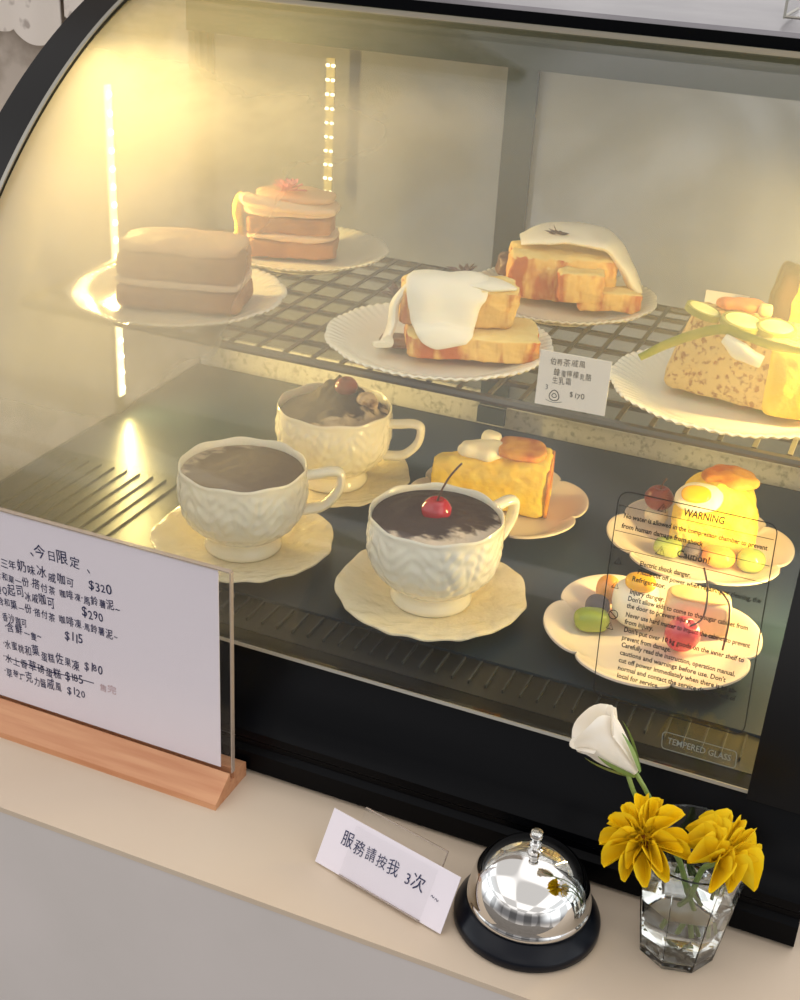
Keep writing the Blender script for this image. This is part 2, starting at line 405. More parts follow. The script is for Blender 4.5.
def glyphs(body, size, offset=0.0):
    """outline faces of a piece of text: (list of (u, v), list of faces), starting at u = 0 on the base line"""
    cu = bpy.data.curves.new('text', 'FONT'); cu.body = body; cu.size = size; cu.resolution_u = 2; cu.offset = offset
    ob = bpy.data.objects.new('text', cu); COL.objects.link(ob); bpy.context.view_layer.update()
    me = bpy.data.meshes.new_from_object(ob.evaluated_get(bpy.context.evaluated_depsgraph_get()))
    vs = [(v.co.x, v.co.y) for v in me.vertices]; fs = [tuple(p_.vertices) for p_ in me.polygons]
    bpy.data.objects.remove(ob); bpy.data.curves.remove(cu); bpy.data.meshes.remove(me)
    return vs, fs
def write(mb, body, size, u0, v0, fn, width=None, hand=0.0, offset=0.0, mi=0):
    """set text into mb; fn(u, v) places it; hand > 0 jitters every character like handwriting"""
    if hand:
        x = 0.0; rows = []
        for ch in body:
            if ch == ' ': x += size*0.5; continue
            vs, fs = glyphs(ch, size, offset)
            if not vs: continue
            w = max(v[0] for v in vs)
            an = random.uniform(-1, 1)*hand*0.25; sc_ = 1+random.uniform(-1, 1)*hand*0.35; dy = random.uniform(-1, 1)*hand*size*0.25
            ca, sa = math.cos(an), math.sin(an)
            rows.append(([(x+(a*ca-b*sa)*sc_, dy+(a*sa+b*ca)*sc_) for a, b in vs], fs)); x += w*1.12*sc_+size*0.02
        k = (width/x) if width else 1.0
        for vs, fs in rows: mb.add([fn(u0+a*k, v0+b) for a, b in vs], fs, mi)
    else:
        vs, fs = glyphs(body, size, offset)
        if not vs: return
        k = width/max(v[0] for v in vs) if width else 1.0
        mb.add([fn(u0+a*k, v0+b) for a, b in vs], fs, mi)
def stroke(mb, pts, w, fn, mi=0):
    """a pen line through 2-D points as a flat strip"""
    pts = [Vector((a, b)) for a, b in pts]; L = []; R = []
    for i, q in enumerate(pts):
        d = (pts[min(i+1, len(pts)-1)]-pts[max(i-1, 0)]); d = d.normalized() if d.length else Vector((1, 0))
        n = Vector((-d.y, d.x))*w/2
        L.append(fn(*(q+n))); R.append(fn(*(q-n)))
    n = len(pts)
    mb.add(L+R, [(i, i+1, n+i+1, n+i) for i in range(n-1)], mi)

# ------------------------------------------------------------------ room shell
tag(MB().box((-3.0, 0.83, -0.9), (-0.52, 0.93, 1.6)).build('wall_back', 'wall', smooth=False), kind='structure')
tag(MB().box((-3.0, -3.0, -0.95), (2.0, 1.0, -0.9)).build('floor', 'roomfloor', smooth=False), kind='structure')

ct = thing('counter', 'long counter with beige top and plain grey front carrying the cake display case', 'counter', (0, 0, -0.9))
MB().box((-1.6, -0.0995, 0.896), (1.2, 0.828, 0.9)).build('countertop', 'counter', ct, smooth=False)
MB().box((-1.6, -0.099, 0.0), (1.2, 0.81, 0.896)).build('front_panel', 'front', ct, smooth=False)

def lace(name, x0, x1, nl, edge, ztop, label):
    mb = MB(); n = nl*14+1
    for yy in (0.802, 0.804):
        mb.grid(lambda u, v: (x0+(x1-x0)*u, yy-0.004*math.sin(u*nl*PI)**2*(1-v), (edge(x0+(x1-x0)*u)+0.016*(1-abs(math.sin(u*PI*nl))**0.7))*(1-v)+ztop*v), n, 12)
    o = mb.build(name, 'lace'); tag(o, label, 'curtain'); return o
lace('lace_curtain', -1.164, -0.872, 4, lambda x: 0.303+0.45*max(0, -0.945-x), 0.72, 'white lace panel with scalloped hem on the plaster wall at the far left')
lace('lace_curtain', -0.866, -0.646, 3, lambda x: 0.325+0.6*max(0, x+0.866), 0.72, 'narrow white lace panel on the wall right beside the curved black frame')
# ------------------------------------------------------------------ display case
GC = (0.518, -0.030); GR = 0.5
def arc(s, off=0.0):
    """point (y, z) on the curved pane at arc length s; off moves it outwards"""
    a = s/GR
    return (GC[0]-(GR+off)*math.cos(a), GC[1]+(GR+off)*math.sin(a))
S0, S1 = 0.1075, 0.6145
XL, XR, XLI, XRI = -0.482, 0.186, -0.450, 0.1465
case = thing('display_case', 'black refrigerated cake display case with curved fogged front glass on the counter', 'display case', (0, 0, 0))

def arc_sheet(x0, x1, s0, s1, o0, o1, n=48):
    mb = MB()
    ring = [arc(s0+(s1-s0)*k/n, o1) for k in range(n+1)]+[arc(s1-(s1-s0)*k/n, o0) for k in range(n+1)]
    m = len(ring)
    vs = [(x0, y, z) for y, z in ring]+[(x1, y, z) for y, z in ring]
    fs = [(k, (k+1) % m, m+(k+1) % m, m+k) for k in range(m)]
    fs += [(k, k+1, m-2-k, m-1-k) for k in range(n)]+[(m+k+1, m+k, 2*m-1-k, 2*m-2-k) for k in range(n)]
    return mb.add(vs, fs)
# base plinth
prof = [(0.003, 0.0), (0.0, 0.003), (0.0, 0.017), (0.004, 0.020), (0.004, 0.024), (0.0012, 0.027), (0.0012, 0.033), (0.005, 0.037), (0.009, 0.046),
        (0.020, 0.066), (0.0285, 0.0745), (0.030, 0.0775), (0.048, 0.0755), (0.048, 0.070), (0.60, 0.070), (0.60, 0.0)]
MB().prism(prof, lambda u, v, d: (d, u, v), XL-0.002, XR+0.004).build('plinth', 'black', case, angle=25)
# floor deck and air vent
MB().box((XL+0.012, 0.086, 0.0702), (XR-0.012, 0.452, 0.078)).build('deck', 'deck', case, smooth=False)
vent = MB().box((XL+0.012, 0.0482, 0.0702), (XR-0.012, 0.0858, 0.076)).build('vent_grille', 'vent', case, smooth=False)
mb = MB()
k = XL+0.02
while k < XR-0.02:
    mb.box((k, 0.058, 0.0758), (k+0.0012, 0.083, 0.0784)); k += 0.0115
mb.build('vent_slat', 'slot', vent, smooth=False)
mb = MB()
for k in range(9):
    mb.tube([(-0.445+k*0.0125, 0.09, 0.0785), (-0.445+k*0.0125, 0.21, 0.0785)], 0.0016, 6)
mb.build('deck_ribs', 'deck', case)
# curved pane and its end bands
pane = arc_sheet(XLI-0.010, XRI+0.010, S0+0.002, S1, -0.004, 0.0, 64).build('glass_pane', 'glass', case, angle=60)
for x0, x1 in ((XL, XLI), (XRI, XR)):
    b = arc_sheet(x0, x1, S0-0.002, S1+0.004, 0.0004, 0.0045, 64).build('end_frame', 'blackband', case, angle=60)
    arc_sheet(x0 if x0 == XL else x0+0.0115, x1 if x1 == XR else x1-0.0115, S0-0.002, S1+0.002, -0.010, 0.0002, 64).build('end_rail', 'blackband', b, angle=60)
    if x0 == XRI: continue
    xs = x1
    arc_sheet(xs-0.0016, xs+0.0016, S0+0.002, S1, 0.0046, 0.0058, 64).build('silver_bead', 'silver', b, angle=60)
mb = MB().prism([(0.0285, 0.0776), (0.0268, 0.0778), (0.0276, 0.0795), (0.0288, 0.0793)], lambda u, v, d: (d, u, v), XLI, XRI)
mb.build('glass_trim', 'silver', case, smooth=False)
# top panel
yt, zt = arc(S1)
top = MB().prism([(yt-0.002, zt+0.0005), (yt-0.001, zt+0.0085), (yt+0.005, zt+0.0112), (0.60, 0.4560), (0.60, zt+0.004), (yt+0.008, zt+0.004)],
                 lambda u, v, d: (d, u, v), XL, XR).build('top_panel', 'topgrey', case, smooth=False)
MB().box((XL, yt-0.0046, zt+0.0008), (XR, yt-0.0022, zt+0.0088)).build('front_lip', 'black', top, smooth=False)
MB().box((XLI, yt-0.0066, zt-0.0034), (XRI, yt-0.0050, zt+0.0006)).build('silver_bead', 'silver', top, smooth=False)
# side panes
def side_poly():
    return [arc(S0+0.004+(S1-0.004-S0)*k/40, -0.011) for k in range(41)]+[(0.462, 0.4438), (0.462, 0.0705), (0.05, 0.0705)]
for x in (-0.4785, 0.1745):
    MB().prism(side_poly(), lambda u, v, d: (d, u, v), x, x+0.004).build('side_pane', 'sideglass', case, smooth=False)
# rear frame and the two sliding doors
MB().box((XL, 0.470, 0.0705), (XR, 0.488, 0.0935)).build('rear_sill', 'sill', case, smooth=False)
MB().box((-0.176, 0.4555, 0.0783), (-0.1495, 0.4598, 0.0938)).build('sill_block', 'stile', case, smooth=False)
for x0, x1 in ((XL, XL+0.012), (XR-0.012, XR)):
    MB().box((x0, 0.463, 0.0940), (x1, 0.488, 0.4440)).build('rear_post', 'stile', case, smooth=False)
    MB().box((x0, 0.580, 0.0705), (x1, 0.598, 0.4440)).build('rear_post', 'stile', case, smooth=False)
MB().box((XL+0.0125, 0.440, 0.3960), (XR-0.0125, 0.4595, 0.4400)).build('rear_dark_bar', 'stile', case, smooth=False)  # dark bar across the top of the rear doors
def door(x0, x1, y, stiles):
    d = MB().box((x0, y, 0.094), (x1, y+0.004, 0.4435)).build('sliding_door', 'doorglass', case, smooth=False)
    for s0, s1 in stiles:
        MB().box((s0, y-0.004, 0.094), (s1, y-0.0002, 0.4435)).build('door_stile', 'stile', d, smooth=False)
    MB().box((x0, y-0.003, 0.0942), (x1, y-0.0003, 0.102)).build('door_rail', 'sill', d, smooth=False)
door(-0.150, XR-0.014, 0.4645, [(-0.176, -0.1495)])
door(XL+0.014, -0.150, 0.476, [(XL+0.014, XL+0.020)])

# LED strips
def led_strip(name, pts, nd, lamp, normal, double=False, w=0.008):
    """light tape through pts[0]..pts[1] with nd diodes; lamp = watts of the strip"""
    a, b = Vector(pts[0]), Vector(pts[1]); n = Vector(normal); d = (b-a).normalized(); s_ = d.cross(n)
    mb = MB(); q = w/2
    mb.add([a-s_*q, a+s_*q, b+s_*q, b-s_*q]+[v+n*0.0015 for v in (a-s_*q, a+s_*q, b+s_*q, b-s_*q)],
           [(0, 1, 2, 3), (7, 6, 5, 4), (0, 4, 5, 1), (1, 5, 6, 2), (2, 6, 7, 3), (3, 7, 4, 0)])
    o = mb.build('led_strip', 'ledstrip' if lamp else 'leddim', case, smooth=False)
    for k in range(nd):
        c = a+(b-a)*((k+0.5)/nd)+n*0.0018
        for ss in ((-1, 1) if double else (0,)):
            m2 = MB().soft((0.0022, 0.0022, 0.0022) if not double else (0.0019, 0.0012, 0.0014), 2.5, 5)
            m2.build('led', 'leddot' if lamp else 'leddotdim', o, loc=c+s_*ss*0.0026)
    if lamp:
        ld = bpy.data.lights.new('led_light', 'AREA'); ld.shape = 'RECTANGLE'; ld.size = 0.006; ld.size_y = (b-a).length
        ld.energy = lamp; ld.color = (1.0, 0.72, 0.24)
        lo = bpy.data.objects.new('led_light', ld); COL.objects.link(lo)
        z = -n; y = d; x = y.cross(-n)
        lo.matrix_world = Matrix(((x.x, y.x, n.x*-1, 0), (x.y, y.y, n.y*-1, 0), (x.z, y.z, n.z*-1, 0), (0, 0, 0, 1)))
        lo.location = (a+b)/2+n*0.006
    return o
MB().box((-0.4743, 0.311, 0.0785), (-0.4706, 0.323, 0.369)).build('led_channel', 'silver', case, smooth=False)
led_strip('left', ((-0.4702, 0.317, 0.0925), (-0.4702, 0.317, 0.365)), 18, 2.2, (1, 0, 0))
led_strip('right', ((0.174, 0.215, 0.094), (0.174, 0.215, 0.345)), 18, 1.7, (-1, 0, 0))
led_strip('rear', ((-0.3365, 0.4600, 0.262), (-0.3365, 0.4600, 0.384)), 10, 0, (0, -1, 0), True)

# printed notice on the pane, bottom stamp
def on_glass(u, s): y, z = arc(s, 0.0004); return (u, y, z)
lab = MB()
def rr(u0l, u0r, u1l, u1r, s0, s1, r, w):
    """rounded outline; left/right edges at the bottom (0) and the top (1)"""
    P = []
    for (cu, cs, a0) in ((1, 1, 0), (0, 1, 1), (0, 0, 2), (1, 0, 3)):
        for k in range(7):
            a = (a0+k/6)*PI/2
            L = (u1l if cs else u0l); R_ = (u1r if cs else u0r)
            P.append(((R_-r if cu else L+r)+r*math.cos(a), (s1-r if cs else s0+r)+r*math.sin(a)))
    P.append(P[0]); P2 = []
    for (a, b), (c, d) in zip(P, P[1:]):
        n = max(1, int(math.hypot(c-a, d-b)/0.008))
        P2 += [(a+(c-a)*i/n, b+(d-b)*i/n) for i in range(n)]
    P2.append(P[-1]); return P2
stroke(lab, rr(0.0479, 0.1369, 0.0384, 0.1301, 0.1399, 0.2622, 0.006, 0), 0.0006, on_glass)
for s_, a, b in ((0.2535, 0.0395, 0.129), (0.2385, 0.0405, 0.130), (0.2286, 0.041, 0.131)):
    stroke(lab, [(a+(b-a)*k/8, s_) for k in range(9)], 0.00035, on_glass)
W = lambda tx, u, s_, wd, sz: write(lab, tx, sz, u, s_, on_glass, width=wd, offset=0.00010)
W('WARNING', 0.0768, 0.2557, 0.0235, 0.0062)
W('No water is allowed in the compressor chamber to prevent', 0.0436, 0.2468, 0.0833, 0.0040)
W('from human damage from shock', 0.0438, 0.2408, 0.0480, 0.0040)
W('Caution!', 0.0784, 0.2318, 0.0190, 0.0058)
W('Electric shock danger.', 0.0590, 0.2217, 0.0300, 0.0040)
W('Please cut off power when repairing or cleaning, the', 0.0589, 0.2168, 0.0710, 0.0040)
W('Refrigerator.', 0.0566, 0.2120, 0.0200, 0.0040)
W('Injury danger.', 0.0570, 0.2044, 0.0206, 0.0040)
W("Don't allow kids to come to the sugar cabinet from", 0.0568, 0.2002, 0.0697, 0.0040)
W('the door to prevent injury.', 0.0571, 0.1960, 0.0380, 0.0040)
W('Never use hard matter to impact the cabinet to prevent', 0.0576, 0.1907, 0.0722, 0.0040)
W('from injury.', 0.0579, 0.1865, 0.0170, 0.0040)
W("Don't put over 10 kg goods on the inner shelf to", 0.0584, 0.1818, 0.0700, 0.0040)
W('prevent from damage.', 0.0583, 0.1770, 0.0290, 0.0040)
W('Carefully read the instruction, operation manual,', 0.0589, 0.1727, 0.0664, 0.0040)
W("cautions and warnings before use. Don't", 0.0590, 0.1680, 0.0620, 0.0040)
W('cut off power immediately when there is an ab-', 0.0592, 0.1634, 0.0690, 0.0040)
W('normal and contact the service department of', 0.0596, 0.1588, 0.0690, 0.0040)
W('local for service.', 0.0600, 0.1542, 0.0250, 0.0040)
def tri(u, s_, h):
    stroke(lab, [(u, s_), (u+h*0.62, s_), (u+h*0.31, s_+h*0.58), (u, s_), (u+h*0.3, s_)], 0.0005, on_glass)
    write(lab, '!', h*0.52, u+h*0.255, s_+h*0.07, on_glass)
for u, s_, h in ((0.062, 0.2552, 0.0080), (0.0665, 0.2305, 0.0085), (0.0445, 0.2195, 0.0066), (0.0460, 0.2055, 0.0066), (0.0480, 0.1812, 0.0066)): tri(u, s_, h)
cir = [(0.0505+0.0026*math.cos(2*PI*k/20), 0.1900+0.0026*math.sin(2*PI*k/20)) for k in range(21)]
stroke(lab, cir, 0.0005, on_glass); stroke(lab, [cir[8], cir[18]], 0.0005, on_glass)
lb = lab.build('warning_label', 'labelink', pane, smooth=False); lb['label'] = 'clear warning notice printed in black on the curved glass'
st = MB()
stroke(st, rr(0.0936, 0.1366, 0.0928, 0.1360, 0.1195, 0.1298, 0.0022, 0), 0.0005, on_glass)
write(st, 'TEMPERED GLASS', 0.0054, 0.0963, 0.1232, on_glass, width=0.0370, offset=0.00005)
st.build('tempered_glass_mark', 'stamp', pane, smooth=False)

# wire shelf
ZS = 0.2247
shelf = thing('wire_shelf', 'grey wire shelf rack across the middle of the display case', 'shelf', (0, 0, 0))
SX0, SX1, SY0, SY1 = -0.4618, 0.1655, 0.1770, 0.4370
mb = MB()
mb.tube([(SX0+0.004, SY0, ZS-0.0036), (SX1, SY0, ZS-0.0036)], 0.0034, 8)
mb.tube([(SX0+0.004, SY1, ZS-0.0036), (SX1, SY1, ZS-0.0036)], 0.0030, 8)
mb.tube(catmull([(SX0+0.012, SY0, ZS-0.0036), (SX0+0.002, SY0+0.002, ZS-0.0036), (SX0, SY0+0.010, ZS-0.0036)], 5)+[(SX0, SY1-0.006, ZS-0.0036), (SX0+0.006, SY1, ZS-0.0036)], 0.0034, 8)
mb.tube([(SX1, SY0, ZS-0.0036), (SX1, SY1, ZS-0.0036)], 0.0030, 8)
mb.build('frame', 'wire', shelf)
mb = MB()
for y in (0.2115, 0.2440, 0.2775, 0.3110, 0.3460, 0.3800, 0.4090):
    mb.box((SX0+0.003, y-0.0023, ZS-0.0048), (SX1-0.002, y+0.0023, ZS-0.0018))
x = 0.0333-0.0222*22
while x < SX1-0.01:
    if x > SX0+0.008: mb.box((x-0.0016, SY0+0.002, ZS-0.0017), (x+0.0016, SY1-0.002, ZS-0.0001))
    x += 0.0222
mb.build('wire_grid', 'wire', shelf, smooth=False)
for x in (SX0-0.0090, SX1+0.0034):
    for y in (SY0+0.085, SY1-0.03):
        MB().box((x, y-0.012, ZS-0.012), (x+0.004, y+0.012, ZS-0.0064)).build('shelf_bracket', 'wire', shelf, smooth=False)
ZP = ZS + 0.0002   # plates stand on the rack
ZD = 0.0782        # saucers and plates stand on the deck

# ------------------------------------------------------------------ crockery
def scallop(th, n, sharp=0.5): return abs(math.cos(n*th/2))**sharp
def plate_mesh():
    prof = [(0, .0015), (.040, .0015), (.044, .0012), (.046, 0), (.050, 0), (.0515, .0018), (.060, .0046), (.072, .0090), (.081, .0126), (.0838, .0140), (.0845, .0150), (.0835, .0155),
            (.080, .0147), (.070, .0108), (.062, .0076), (.057, .0060), (.050, .0050), (.030, .0048), (0, .0048)]
    def fn(r, z, th):
        if r > .066:
            w = (r-.066)/.0185
            r *= 1+w*(0.022*(scallop(th, 12, 0.7)-0.6))
            if z > .0125: z += 0.0007*math.sin(72*th)*w
        return (r*math.cos(th), r*math.sin(th), z)
    return MB().lathe(prof, 288, fn)
def plate(x, y, label, rotz=0.0, sc_=1.0, grp='scalloped white plates on the wire shelf'):
    o = plate_mesh().build('dessert_plate', 'ceramic', loc=(x, y, ZP), rotz=rotz, angle=60); o.scale = (sc_, sc_, sc_)
    return tag(o, label, 'plate', grp)
plate(-0.3468, 0.2200, 'scalloped white plate under the foggy two-layer cake on the shelf left', 0.0, 0.98)
plate(-0.3225, 0.3860, 'scalloped white plate under the cake topped with a pink flower', 0.3, 0.86)
plate(-0.1336, 0.2256, 'scalloped white plate under the sponge with white cream poured over its front, shelf middle', 0.1, 0.965)
plate(-0.0892, 0.3800, 'scalloped white plate under the cream-capped pound cake at the back of the shelf', 0.5, 0.905)
plate(0.0735, 0.2370, 'scalloped white plate under the speckled chiffon wedge with lime slices', 0.2, 0.97)
plate(0.1060, 0.3850, 'scalloped white plate under the bright yellow cake with dark crust at shelf back', 0.7, 0.70)

def saucer_mesh():
    prof = [(0, .0012), (.026, .0012), (.028, 0), (.031, 0), (.033, .0018), (.048, .0056), (.060, .0088), (.0655, .0104), (.067, .0110), (.0668, .0120), (.0655, .0122),
            (.060, .0106), (.048, .0074), (.036, .0046), (.030, .0040), (.022, .0038), (0, .0038)]
    def fn(r, z, th):
        if r > .045:
            w = (r-.045)/.022
            r *= 1+w*0.016*(math.sin(9*th)+0.5*math.sin(14*th+1))*0.8
            z += w*0.0008*math.sin(9*th)
        if z > .0036 and r > .03:
            z += 0.0006*math.sin(18*th+r*180)*min(1, (r-.03)/.015)
        return (r*math.cos(th), r*math.sin(th), z)
    return MB().lathe(prof, 180, fn)
def cup_mesh():
    prof = [(0, 0.002), (.023, 0.002), (.0245, 0), (.0275, 0), (.0285, .0012), (.0285, .0035), (.0268, .0065), (.0258, .0095), (.0275, .0125), (.0345, .0180), (.0410, .0245), (.0448, .0320),
            (.0466, .0400), (.0470, .0480), (.0466, .0560), (.0460, .0620), (.0462, .0655), (.0455, .0668), (.0446, .0660), (.0440, .0600), (.0440, .0500), (.0425, .0380), (.0380, .0280), (.0300, .0220), (0, .0200)]
    P = []
    for (a, b), (c, d) in zip(prof, prof[1:]):
        n = 5 if 0.012 <= b <= .064 and a > .026 else 1
        P += [(a+(c-a)*i/n, b+(d-b)*i/n) for i in range(n)]
    P.append(prof[-1])
    def fn(r, z, th):
        if r > .03 and .013 < z < .0665 and outer[0]:
            w = min(1, (z-.013)/.008)*min(1, max(0, (.0635-z)/.006))
            # overlapping pressed leaves, two staggered rows
            d, _ = noise.voronoi(Vector((math.cos(th)*3.6, math.sin(th)*3.6, z*48+0.5*math.sin(6*th))))
            leaf = min(1.0, (d[1]-d[0])*2.2)
            r += w*(0.0012*leaf**0.7-0.0006+0.0003*math.sin(z*700+5*math.sin(8*th)))
        if z > .0645: z += 0.0007*math.sin(9*th); outer[0] = False
        return (r*math.cos(th), r*math.sin(th), z)
    outer = [True]
    return MB().lathe(P, 260, fn)
def cup(x, y, label, handle_ang, fill=True):
    t = thing('teacup', label, 'cup', (x, y, ZD+0.0042), handle_ang, 'embossed cream teacups on saucers')
    cup_mesh().build('bowl', 'ceramic', t, angle=70)
    hp = catmull([(.0445, 0, .0560), (.0550, 0, .0575), (.0640, 0, .0590), (.0705, 0, .0575), (.0715, 0, .0510), (.0695, 0, .0430), (.0640, 0, .0355), (.0560, 0, .0300), (.0430, 0, .0282)], 5)
    n = len(hp)
    MB().tube(hp, [(0.0048 if i < n*.75 else 0.0056, 0.0034+0.0010*abs(i/n-0.5)) for i in range(n)], 12, side=(0, 1, 0)).build('handle', 'ceramic', t)
    return t
CA, CB, CC = (-0.0935, 0.1360), (-0.2454, 0.1400), (-0.2360, 0.2728)
for (x, y), lb_ in ((CA, 'embossed cream saucer under the front teacup with the cherry'), (CB, 'cream saucer under the foggy left teacup, nearest the menu board'), (CC, 'cream saucer under the rear teacup heaped with cocoa cream')):
    so = tag(saucer_mesh().build('saucer', 'ceramic_leaf', loc=(x, y, ZD), rotz=x*9, angle=60), lb_, 'saucer', 'embossed cream saucers')
    if y > 0.2: so.scale = (0.955, 0.955, 1)
cup0 = cup(*CA, 'embossed cream teacup with dark cocoa topping and a red stemmed cherry, in front', math.radians(60))
dup(cup0, (*CB, ZD+0.0042), math.radians(32), 'cream teacup veiled by foggy glass at the left, flat brown filling')
dup(cup0, (*CC, ZD+0.0042), math.radians(10), 'rear cream teacup with a large ear-shaped handle, heaped cocoa cream')

def fill_mesh(r, h, bumps, seed):
    """dusted surface inside a cup: dome plus bumps (x, y, radius, height)"""
    def top(u, v):
        a = 2*PI*u; q = r*v; x, y = q*math.cos(a), q*math.sin(a)
        z = h*(1-v*v)+0.0012*noise.noise(Vector((x*120+seed, y*120, seed)))*(1-v**6)
        for bx, by, br, bh in bumps:
            d = math.hypot(x-bx, y-by)/br
            if d < 1: z += bh*(1-d*d)**1.2*(1+0.35*noise.noise(Vector((x*200, y*200, seed))))*(1-v**8)
        return (x, y, z)
    mb = MB().grid(top, 72, 26, wrap=True)
    mb.grid(lambda u, v: (r*(1-0.08*v)*math.cos(2*PI*u), r*(1-0.08*v)*math.sin(2*PI*u), -0.006*v), 72, 2, wrap=True)
    return mb
def cocoa_mat(name, ang, dark, pale, thr):
    """cocoa powder over cream: bare cream shows on the side at angle ang"""
    m = bpy.data.materials.new(name); m.use_nodes = True; t = NT(m); b = t.n['Principled BSDF']
    tcn = t.new('ShaderNodeTexCoord'); s = t.new('ShaderNodeSeparateXYZ'); t.link(tcn.outputs['Object'], s.inputs[0])
    rad = mathn(t, 'SQRT', mathn(t, 'ADD', mathn(t, 'MULTIPLY', s.outputs['X'], s.outputs['X']), mathn(t, 'MULTIPLY', s.outputs['Y'], s.outputs['Y'])))
    d = mathn(t, 'ADD', mathn(t, 'MULTIPLY', s.outputs['X'], math.cos(ang)*11), mathn(t, 'MULTIPLY', s.outputs['Y'], math.sin(ang)*11))
    d = mathn(t, 'ADD', d, mathn(t, 'MULTIPLY', mathn(t, 'SUBTRACT', rad, 0.030), 22))
    n1 = cloud(t, tcn.outputs['Object'], 70, 8, 0.4)
    n2 = cloud(t, tcn.outputs['Object'], 26, 2, 2.5, 4.0, (1, 3.0, 1))
    v = mathn(t, 'ADD', d, mathn(t, 'ADD', mathn(t, 'MULTIPLY', n1, 1.1), mathn(t, 'MULTIPLY', n2, 0.6)))
    rp = t.new('ShaderNodeValToRGB'); t.link(smooth(t, v, thr, thr+0.35), rp.inputs[0])
    rp.color_ramp.elements[0].color = dark; rp.color_ramp.elements[1].color = pale
    t.link(rp.outputs[0], b.inputs['Base Color']); b.inputs['Roughness'].default_value = 0.8
    bp = t.new('ShaderNodeBump'); bp.inputs['Strength'].default_value = 0.9; bp.inputs['Distance'].default_value = 0.0025
    t.link(n1, bp.inputs['Height']); t.link(bp.outputs[0], b.inputs['Normal'])
    return m
M['cocoaA'] = cocoa_mat('cocoa_front', math.radians(-50), srgb(62, 42, 34), srgb(214, 194, 168), 1.12)
M['cocoaB'] = cocoa_mat('cocoa_left', math.radians(160), srgb(92, 72, 60), srgb(176, 156, 132), 1.25)
M['cocoaC'] = cocoa_mat('cocoa_rear', math.radians(-35), srgb(58, 44, 34), srgb(206, 184, 150), 1.10)
def dessert(c, r, h, bumps, seed, m, label, z=0.0580):
    o = fill_mesh(r, h, bumps, seed).build('cocoa_dessert', m, loc=(c[0], c[1], ZD+0.0042+z), angle=80)
    return tag(o, label, 'dessert', 'cocoa desserts in the teacups')
dessert(CA, 0.0438, 0.0055, [(0.012, -0.012, 0.020, 0.003), (-0.015, 0.01, 0.022, 0.002)], 3, 'cocoaA', 'dark cocoa-dusted dessert with a pale cream edge in the front teacup', 0.0622)
dessert(CB, 0.0438, 0.0020, [(0.01, 0.0, 0.03, 0.002)], 9, 'cocoaB', 'flat brown dusted dessert in the foggy left teacup', 0.0612)
oc = dessert(CC, 0.0433, 0.0080, [(0.004, 0.014, 0.026, 0.013), (0.028, 0.000, 0.015, 0.010), (-0.014, 0.012, 0.018, 0.007), (0.014, -0.022, 0.016, 0.006)], 5, 'cocoaC', 'heaped cocoa cream dessert in the rear teacup', 0.0600)
MB().soft((0.010, 0.007, 0.0052), 2.3, 12, amp=0.003, freq=140, seed=6).build('cream_dollop', 'cocoa_light', oc, loc=(0.029, 0.000, 0.0155), rot=(0, 0.35, 0.6))

def cherry(loc, label, r=0.0098, m='cherry', stem=None, rot=(0, 0, 0), name='cherry', group=None):
    t = thing(name, label, 'cherry', loc, 0, group); t.rotation_euler = rot
    prof = [(0, -r*0.9)]
    for k in range(1, 22):
        a = -PI/2+PI*k/22
        prof.append((r*math.cos(a)*(1.04 if k < 14 else 1.0), r*math.sin(a)*0.92-(0.28*r*math.exp(-((r*math.cos(a))/(0.30*r))**2) if a > 0.6 else 0)))
    prof.append((0, r*0.66))
    MB().lathe(prof, 32).build('fruit', m, t)
    if stem: MB().tube(catmull(stem, 6), 0.0007, 6).build('stem', 'stem', t)
    return t
cherry((CA[0]+0.001, CA[1]-0.004, ZD+0.0755), 'glossy red cherry with upright stem on the front cup', 0.0100, stem=[(0, 0, 0.0055), (0.002, 0.002, 0.014), (0.006, 0.006, 0.024), (0.012, 0.010, 0.033)])
cherry((CC[0]+0.006, CC[1]+0.008, ZD+0.0845), 'dull red cherry sunk in the cocoa cream of the rear cup', 0.0090, 'cherrydull')
# petal shaped plates on the deck
def petal_plate(x, y, R, label, rotz, squash=1.0):
    prof = [(0, .0010), (.55, .0010), (.58, 0), (.62, 0), (.66, .0022), (.85, .0075), (.97, .0112), (1.0, .0122), (.995, .0136), (.97, .0136), (.86, .0098), (.74, .0058), (.62, .0042), (.4, .0036), (0, .0036)]
    P = []
    for (a, b), (c, d) in zip(prof, prof[1:]):
        P += [(a+(c-a)*i/2, b+(d-b)*i/2) for i in range(2)]
    P.append(prof[-1])
    def fn(r, z, th):
        w = max(0, (r-0.5)/0.5)
        k = 1-0.13*w*w*(1-abs(math.cos(3*th))**0.45)
        q = r*R*k
        z += 0.0012*w*w*(abs(math.cos(3*th))-0.5)
        return (q*math.cos(th), q*math.sin(th)*squash, z)
    o = MB().lathe(P, 216, fn).build('petal_plate', 'plate_petal', loc=(x, y, ZD), rotz=rotz, angle=60)
    return tag(o, label, 'plate', 'flower-shaped plates on the case floor')
PD, PE, PF = (-0.0985, 0.2920), (0.0620, 0.2990), (0.0590, 0.1550)
petal_plate(*PD, 0.0725, 'flower-shaped plate behind the front teacup with a yellow cake block', 0.45)
petal_plate(*PE, 0.0710, 'flower-shaped plate at the back right with the egg-yellow dome cake', 0.30)
petal_plate(*PF, 0.0735, 'flower-shaped plate nearest the glass, with kiwi, cream dome and cherry', 0.42)
ZC = ZD+0.0038     # cake base on deck plates
ZQ = ZP+0.0066     # cake base on shelf plates

